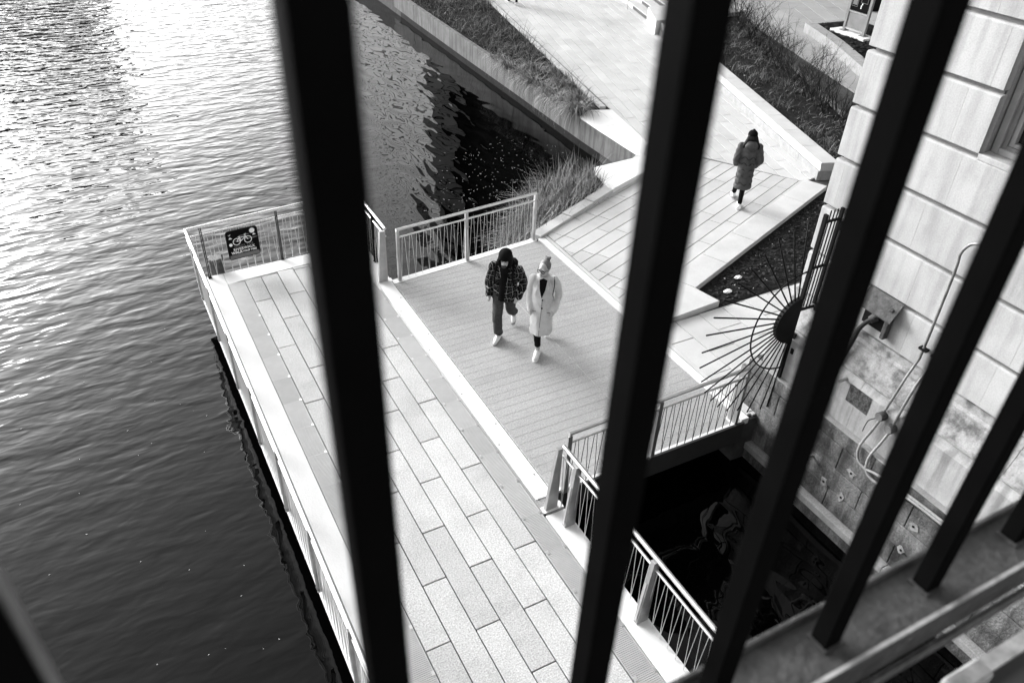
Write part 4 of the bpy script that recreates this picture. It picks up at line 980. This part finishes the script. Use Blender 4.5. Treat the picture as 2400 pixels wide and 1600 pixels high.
def body(e, fr, bk, arms, head, hr, turn=0.0, vox=0.011):
    """fr / bk: (hip, knee, ankle, toe) of the two legs; arms: two (shoulder, elbow, wrist, hand)"""
    bm = bmesh.new()
    for hip, kn, an, to in (fr, bk):
        limb(bm, [hip, kn, an], [0.078, 0.053, 0.036]); limb(bm, [an, Vector(an).lerp(Vector(to), .55)+Vector((0, 0, -.02)), to], [0.036, 0.036, 0.026])
    for sh, el, wr, ha in arms:
        limb(bm, [sh, el, wr], [0.05, 0.038, 0.027]); blob(bm, Vector(wr).lerp(Vector(ha), .55), (0.036, 0.036, 0.048), None, 2)
        for f in range(4): limb(bm, [Vector(wr).lerp(Vector(ha), .7)+Vector((0.014*(f-1.5), 0, 0)), Vector(ha)+Vector((0.013*(f-1.5), -0.01, -0.03-0.006*(f in (1, 2))))], [0.011, 0.008], 8, 2)
        limb(bm, [Vector(wr).lerp(Vector(ha), .4), Vector(ha)+Vector((0.0, -0.045, 0.01))], [0.012, 0.008], 8, 2)
    loft(bm, [(0, 0.01, 0.80, .12, .08), (0, .01, .92, .155, .10), (0, 0, 1.05, .13, .095), (0, 0, 1.22, .15, .105), (0, 0.01, 1.36, .165, .095), (0, .01, 1.42, .09, .07), (0, .0, 1.47, .055, .055)])
    hd = Vector(head); rz = Matrix.Rotation(turn, 4, 'Z')
    limb(bm, [(0, 0.01, 1.40), hd+Vector((0, 0.02, -0.06))], [0.055, 0.05], 12, 2)
    T = lambda v: hd+(rz @ Vector(v))
    blob(bm, T((0, 0.012, 0.025)), (0.076*hr, 0.093*hr, 0.098*hr), rz); blob(bm, T((0, -0.022, -0.045)), (0.056*hr, 0.066*hr, 0.068*hr), rz)
    blob(bm, T((0, -0.094*hr, -0.018)), (0.012, 0.018, 0.022), rz, 2); blob(bm, T((0, -0.076, -0.095)), (0.026, 0.022, 0.018), rz, 2)
    blob(bm, T((0, -0.086, -0.058)), (0.024, 0.012, 0.007), rz, 2)
    for sx in (-1, 1): blob(bm, T((sx*0.077*hr, 0.01, -0.01)), (0.010, 0.020, 0.03), rz, 2); blob(bm, T((sx*0.034, -0.078, 0.028)), (0.026, 0.016, 0.008), rz, 2)
    o = fuse('body', bm, 'skin', e, vox, 2)
    for sx in (-1, 1):
        bm = bmesh.new(); blob(bm, T((sx*0.031, -0.0835*hr, 0.004)), (0.013, 0.007, 0.006), rz, 2); c = build('eye', bm, 'hair_dark'); c.parent = o
    bm = bmesh.new(); blob(bm, T((0, -0.099, -0.058)), (0.022, 0.006, 0.004), rz, 2); c = build('mouth', bm, 'denim'); c.parent = o
    return o
def shoe(e, an, to, m='shoe', sole='shoe_grey'):
    an, to = Vector(an), Vector(to); f = Vector((to.x-an.x, to.y-an.y, 0)).normalized(); heel = an-f*0.05
    pitch = math.atan2(an.z-to.z-0.045, (to-an).xy.length)
    bm = bmesh.new()
    h = Vector((an.x, an.y, an.z-0.05))-f*0.045; t = Vector((to.x, to.y, to.z+0.002))+f*0.02
    limb(bm, [an+Vector((0, 0, 0.005)), h+Vector((0, 0, 0.015)), h.lerp(t, .45)+Vector((0, 0, 0.012)), t], [0.042, 0.046, 0.048, 0.036], 12, 3)
    o = fuse('shoe', bm, m, e, 0.009, 2)
    bm = bmesh.new(); s = Vector((-f.y, f.x, 0))
    pts = [(h-f*0.04, .03), (h, .044), (h.lerp(t, .5), .044), (h.lerp(t, .8), .048), (t+f*0.02, .036), (t+f*0.042, .012)]
    lo = []; hi = []
    for sg in (1, -1):
        seq = pts if sg == 1 else pts[::-1]
        for p, w_ in seq:
            q = p+s*w_*sg; lo.append(bm.verts.new((q.x, q.y, q.z-0.048))); hi.append(bm.verts.new((q.x, q.y, q.z-0.018)))
    n = len(lo); bm.faces.new(lo[::-1]); bm.faces.new(hi)
    for i in range(n): bm.faces.new((lo[i], lo[(i+1) % n], hi[(i+1) % n], hi[i]))
    bmesh.ops.recalc_face_normals(bm, faces=bm.faces); c = build('sole', bm, sole); c.parent = o
def trousers(e, fr, bk, m, r0=0.098, r1=0.075, r2=0.062, zs=0.07, vox=0.013):
    bm = bmesh.new()
    for hip, kn, an, to in (fr, bk):
        a = Vector(an).lerp(Vector(kn), zs/0.4); limb(bm, [hip, kn, a], [r0, r1, r2])
        tube_geo(bm, [a+Vector((0, 0, 0.03)), a-Vector((0, 0, 0.012))], [r2*1.02, r2*1.06], 14)
    loft(bm, [(0, 0.01, 0.78, .12, .09), (0, .01, .90, .165, .115), (0, .0, 1.0, .15, .11)])
    return fuse('trousers', bm, m, e, vox, 2, 0.010 if m == 'denim' else 0.003, 12)

# man in plaid overshirt
fr = ((-.09, 0, .90), (-.085, -.13, .50), (-.075, -.02, .085), (-.095, -.20, .045))
bk = ((.09, .03, .90), (.085, .16, .52), (.09, .50, .24), (.09, .46, .07))
arms = [((-.19, .01, 1.39), (-.265, .08, 1.10), (-.25, -.04, .88), (-.24, -.09, .82)), ((.19, .01, 1.39), (.295, .08, 1.11), (.24, -.08, .92), (.20, -.12, .86))]
e = person(5.03, 9.19, (-.62, -.78), 'person in black hood, dark plaid overshirt and backpack walking in white shoes'); e.scale = (0.95, 0.95, 0.945)
body(e, fr, bk, arms, (0, -.075, 1.585), 1.02)
trousers(e, fr, bk, 'denim', .105, .082, .075, .06)
for l in (fr, bk): shoe(e, l[2], l[3])
bm = bmesh.new(); loft(bm, [(0, .01, .82, .215, .16), (0, .01, .9, .205, .155), (0, .01, 1.1, .20, .145), (0, .015, 1.28, .21, .14), (0, .02, 1.40, .20, .115), (0, .02, 1.46, .11, .09)])
for sh, el, wr, ha in arms: limb(bm, [sh, el, Vector(wr).lerp(Vector(el), .05)], [.088, .074, .060])
fuse('overshirt', bm, 'plaid', e, .013, 3, 0.020, 8)
bm = bmesh.new(); loft(bm, [(-.02, -.045, .84, .085, .118), (-.02, -.04, 1.0, .085, .125), (-.01, -.035, 1.2, .085, .125), (0, -.02, 1.38, .08, .115), (0, .0, 1.47, .085, .095)])
fuse('hoodie', bm, 'cloth_black', e, .013, 3)
bm = bmesh.new(); blob(bm, (0, -.045, 1.66), (.112, .138, .105)); blob(bm, (0, .03, 1.56), (.118, .105, .13)); blob(bm, (0, .02, 1.46), (.13, .12, .07)); blob(bm, (0, -.12, 1.632), (.09, .062, .05))
for sx in (-1, 1): blob(bm, (sx*.088, -.05, 1.56), (.032, .09, .1))
fuse('hood', bm, 'cloth_black', e, .012, 2)
bm = bmesh.new(); blob(bm, (0, -.155, 1.505), (.045, .03, .03), None, 2); fuse('beard', bm, 'denim', e, .01, 1)
bm = bmesh.new(); box(bm, (-.16, .15, .98), (.16, .33, 1.44), .05); o = build('backpack', bm, 'cloth_black'); o.parent = e
for sx in (-1, 1): bm = bmesh.new(); tube_geo(bm, smooth_path([(sx*.13, .17, 1.42), (sx*.135, .06, 1.495), (sx*.14, -.09, 1.41), (sx*.15, -.13, 1.25), (sx*.17, -.05, 1.08)]), .017, 6); bmesh.ops.recalc_face_normals(bm, faces=bm.faces); o = build('strap', bm, 'cloth_black'); o.parent = e

# woman in pale coat
fr = ((-.08, 0, .86), (-.05, -.085, .47), (-.025, -.03, .085), (-.04, -.215, .04))
bk = ((.08, .02, .86), (.07, .13, .48), (.065, .50, .22), (.065, .46, .06))
arms = [((-.155, .01, 1.355), (-.205, .08, 1.08), (-.18, -.07, .88), (-.16, -.12, .82)), ((.155, .01, 1.355), (.225, .09, 1.08), (.185, -.09, .89), (.155, -.13, .83))]
e = person(5.37, 8.60, (-.60, -.80), 'person in long pale coat with black top, glasses and hair bun')
bo = body(e, fr, bk, arms, (-.01, -.045, 1.555), .98, R(-22))
trousers(e, fr, bk, 'cloth_black', .088, .062, .048, .10)
for l in (fr, bk): shoe(e, l[2], l[3], 'shoe', 'shoe')
bm = bmesh.new(); loft(bm, [(0, -.02, .45, .175, .20), (0, -.015, .60, .175, .185), (0, -.005, .80, .17, .15), (0, .0, .98, .15, .12), (0, .0, 1.15, .155, .12), (0, .01, 1.29, .16, .115), (0, .015, 1.375, .145, .095), (0, .02, 1.43, .08, .075)])
for sh, el, wr, ha in arms: limb(bm, [sh, el, Vector(ha).lerp(Vector(wr), .6)], [.068, .060, .052])
coat = fuse('coat', bm, 'coat_pale', e, .012, 3, 0.014, 8)
def vpanel(name, pts, m, off):
    """cloth panel laid on the front of the coat"""
    bm = bmesh.new(); V_ = []
    for px, pz in pts:
        q = max(0.0, 1-(px/.17)**2)**.5; ry = .122 if pz < 1.3 else .128-(pz-1.3)*.24; V_.append(bm.verts.new((px, -ry*q-off, pz)))
    f = bm.faces.new(V_); r_ = bmesh.ops.extrude_face_region(bm, geom=[f]); bmesh.ops.translate(bm, vec=(0, -.008, 0), verts=[v for v in r_['geom'] if isinstance(v, bmesh.types.BMVert)])
    bmesh.ops.recalc_face_normals(bm, faces=bm.faces); o = build(name, bm, m); o.parent = coat; return o
o = vpanel('top', [(-.01, 1.10), (.035, 1.24), (.058, 1.40), (0, 1.43), (-.058, 1.40), (-.045, 1.24)], 'cloth_black', .004)
vpanel('lapel', [(-.012, 1.085), (-.035, 1.13), (-.105, 1.30), (-.075, 1.325), (-.085, 1.40), (-.062, 1.41), (-.05, 1.26)], 'coat_pale', .010)
vpanel('lapel', [(0.0, 1.085), (.04, 1.24), (.062, 1.41), (.09, 1.40), (.082, 1.325), (.115, 1.30), (.03, 1.12)], 'coat_pale', .010)
for z in (1.07, .93): bm = bmesh.new(); blob(bm, (.005, -.134-(1.07-z)*.06, z), (.014, .008, .014), None, 2); o = build('button', bm, 'cloth_black'); o.parent = coat
bm = bmesh.new(); tube_geo(bm, [(.0, -.132, 1.06), (0, -.137, .92), (-.005, -.163, .75), (-.01, -.198, .60), (-.012, -.219, .46)], .005, 5); o = build('front_edge', bm, 'coat_line'); o.parent = coat
for sx in (-1, 1):
    bm = bmesh.new(); tube_geo(bm, [(sx*.085, -.135, .86), (sx*.15, -.105, .84)], .007, 5); o = build('pocket_edge', bm, 'coat_line'); o.parent = coat
bm = bmesh.new(); tube_geo(bm, smooth_path([(.15, .0, 1.415), (.165, -.09, 1.33), (.155, -.13, 1.2), (.165, -.11, 1.12)]), .007, 6); o = build('bag_strap', bm, 'hair_dark'); o.parent = e
HD = Vector((-.01, -.045, 1.555)); rz = Matrix.Rotation(R(-22), 4, 'Z'); T = lambda v: HD+(rz @ Vector(v))
bm = bmesh.new(); blob(bm, T((0, .036, .040)), (.086, .095, .097), rz @ Matrix.Rotation(R(-18), 4, 'X')); blob(bm, T((0, .075, -.03)), (.06, .04, .05), rz); o = fuse('hair', bm, 'hair_fair', e, .010, 2)
bm = bmesh.new(); blob(bm, T((0.0, .095, .125)), (.040, .038, .038), rz); blob(bm, T((0.03, .11, .145)), (.02, .022, .022), rz); blob(bm, T((-.028, .10, .148)), (.018, .02, .018), rz); b2 = fuse('hair_bun', bm, 'hair_fair', e, .009, 1)
bm = bmesh.new(); pts = [T((.034*math.cos(a), .085+.03*math.sin(a), .108+.006*math.sin(a))) for a in [2*math.pi*k/14 for k in range(15)]]; tube_geo(bm, pts, .009, 6, False); o = build('hair_tie', bm, 'hair_dark'); o.parent = e
bm = bmesh.new()
for sx in (-1, 1):
    tube_geo(bm, [T((sx*.034+.026*math.cos(a), -.100+.006*abs(math.cos(a)), .002+.022*math.sin(a))) for a in [2*math.pi*k/14 for k in range(15)]], .0042, 5, False)
    tube_geo(bm, [T((sx*.060, -.094, .008)), T((sx*.078, .0, .012))], .0035, 5)
tube_geo(bm, [T((-.009, -.103, .006)), T((.009, -.103, .006))], .0035, 5); o = build('glasses', bm, 'iron'); o.parent = e

# woman in quilted coat, seen from behind
fr = ((.085, 0, .86), (.075, -.17, .50), (.065, -.42, .13), (.07, -.56, .045))
bk = ((-.08, .0, .86), (-.04, -.04, .47), (-.01, .10, .085), (-.015, -.075, .04))
arms = [((-.18, .0, 1.36), (-.245, .08, 1.10), (-.19, -.09, .90), (-.16, -.14, .86)), ((.18, .0, 1.36), (.245, .08, 1.10), (.20, -.10, .92), (.16, -.15, .88))]
e = person(11.84, 11.35, (.58, .81), 'person in dark knit hat and long grey quilted coat walking away')
body(e, fr, bk, arms, (0, -.04, 1.555), .98)
trousers(e, fr, bk, 'cloth_black', .085, .062, .047, .05)
for l in (fr, bk): shoe(e, l[2], l[3])
bm = bmesh.new(); rings = []; zz = .46
base = lambda z: (.185-.01*min(1, max(0, (z-.46)/.4)), .165-.02*min(1, max(0, (z-.46)/.5))) if z < .95 else (.172+.008*math.sin((z-.95)*6), .145-.05*max(0, (z-1.25)/.2))
k = 0
while zz < 1.44:
    bx_, by_ = base(zz); q = 0.93+0.09*abs(math.sin((zz-.46)/.115*math.pi/1.0)); tp = 1.0 if zz < 1.36 else 1-(zz-1.36)*4.5
    rings.append((0, .02 if zz > .9 else .02+.02*(0.9-zz), zz, bx_*q*tp, by_*q*tp)); zz += 0.0192
loft(bm, rings, 36)
for sh, el, wr, ha in arms:
    P_ = [Vector(sh).lerp(Vector(el), t/5) for t in range(5)]+[Vector(el).lerp(Vector(wr), t/4) for t in range(5)]
    limb(bm, P_, [.078, .07, .078, .068, .074, .066, .07, .06, .062, .054][:len(P_)], 14, 3)
pc = fuse('coat', bm, 'puffer', e, .0105, 1, 0.006, 14)
def quilt(o):
    for z0 in (.60, .74, .88, 1.02, 1.15):
        bm = bmesh.new(); pts = []
        for i in range(29):
            a = math.pi*(0.02+0.96*i/28); z = z0+.028*math.cos(i*2*math.pi/9.3); rx, ry = base(z0); pts.append((rx*.975*math.cos(a), .02+(.02*(0.9-z0) if z0 < .9 else 0)+ry*.985*math.sin(a), z))
        tube_geo(bm, pts, .005, 5); c = build('quilt_seam', bm, 'cloth_black'); c.parent = o
quilt(pc)
bm = bmesh.new(); blob(bm, (0, .115, 1.40), (.135, .075, .085)); blob(bm, (0, .07, 1.46), (.12, .07, .05)); o = fuse('hood', bm, 'puffer', e, .011, 2)
bm = bmesh.new()
for sx in (-1, 1): limb(bm, [(sx*.05, .03, 1.58), (sx*.09, .05, 1.48), (sx*.135, .07, 1.40), (sx*.15, .06, 1.32)], [.05, .05, .042, .015])
blob(bm, (0, .05, 1.54), (.085, .065, .08)); fuse('hair', bm, 'hair_dark', e, .011, 1)
bm = bmesh.new(); blob(bm, (0, -.022, 1.602), (.10, .114, .098)); fuse('knit_hat', bm, 'cloth_black', e, .011, 1)
bm = bmesh.new(); bmesh.ops.create_icosphere(bm, subdivisions=3, radius=.034)
for v in bm.verts: v.co = v.co*(1+.25*noise.noise(v.co*60))+Vector((0, -.0, 1.695))
o = build('pompom', bm, 'hair_dark'); o.parent = e

# walker leaving at the top of the picture
fr = ((.08, 0, .88), (.075, -.17, .50), (.07, -.32, .09), (.08, -.49, .045))
bk = ((-.08, .0, .88), (-.075, .06, .50), (-.07, .36, .20), (-.07, .30, .06))
arms = [((-.19, .0, 1.38), (-.27, .06, 1.10), (-.26, -.08, .86), (-.25, -.11, .80)), ((.19, .0, 1.38), (.27, .10, 1.10), (.26, .02, .86), (.25, -.01, .80))]
e = person(15.7, 28.9, (.25, .97), 'person in dark clothes at the top edge of the promenade, only a foot showing')
body(e, fr, bk, arms, (0, -.03, 1.58), 1.0)
trousers(e, fr, bk, 'cloth_black', .098, .078, .068, .05)
for l in (fr, bk): shoe(e, l[2], l[3], 'cloth_black', 'shoe')
bm = bmesh.new(); loft(bm, [(0, .01, .80, .19, .14), (0, .01, 1.05, .185, .14), (0, .015, 1.28, .20, .135), (0, .02, 1.40, .19, .11), (0, .02, 1.46, .10, .085)])
for sh, el, wr, ha in arms: limb(bm, [sh, el, wr], [.08, .066, .05])
fuse('jacket', bm, 'cloth_black', e, .014, 2)
bm = bmesh.new(); blob(bm, (0, .01, 1.61), (.088, .10, .10)); fuse('hair', bm, 'hair_dark', e, .011, 1)
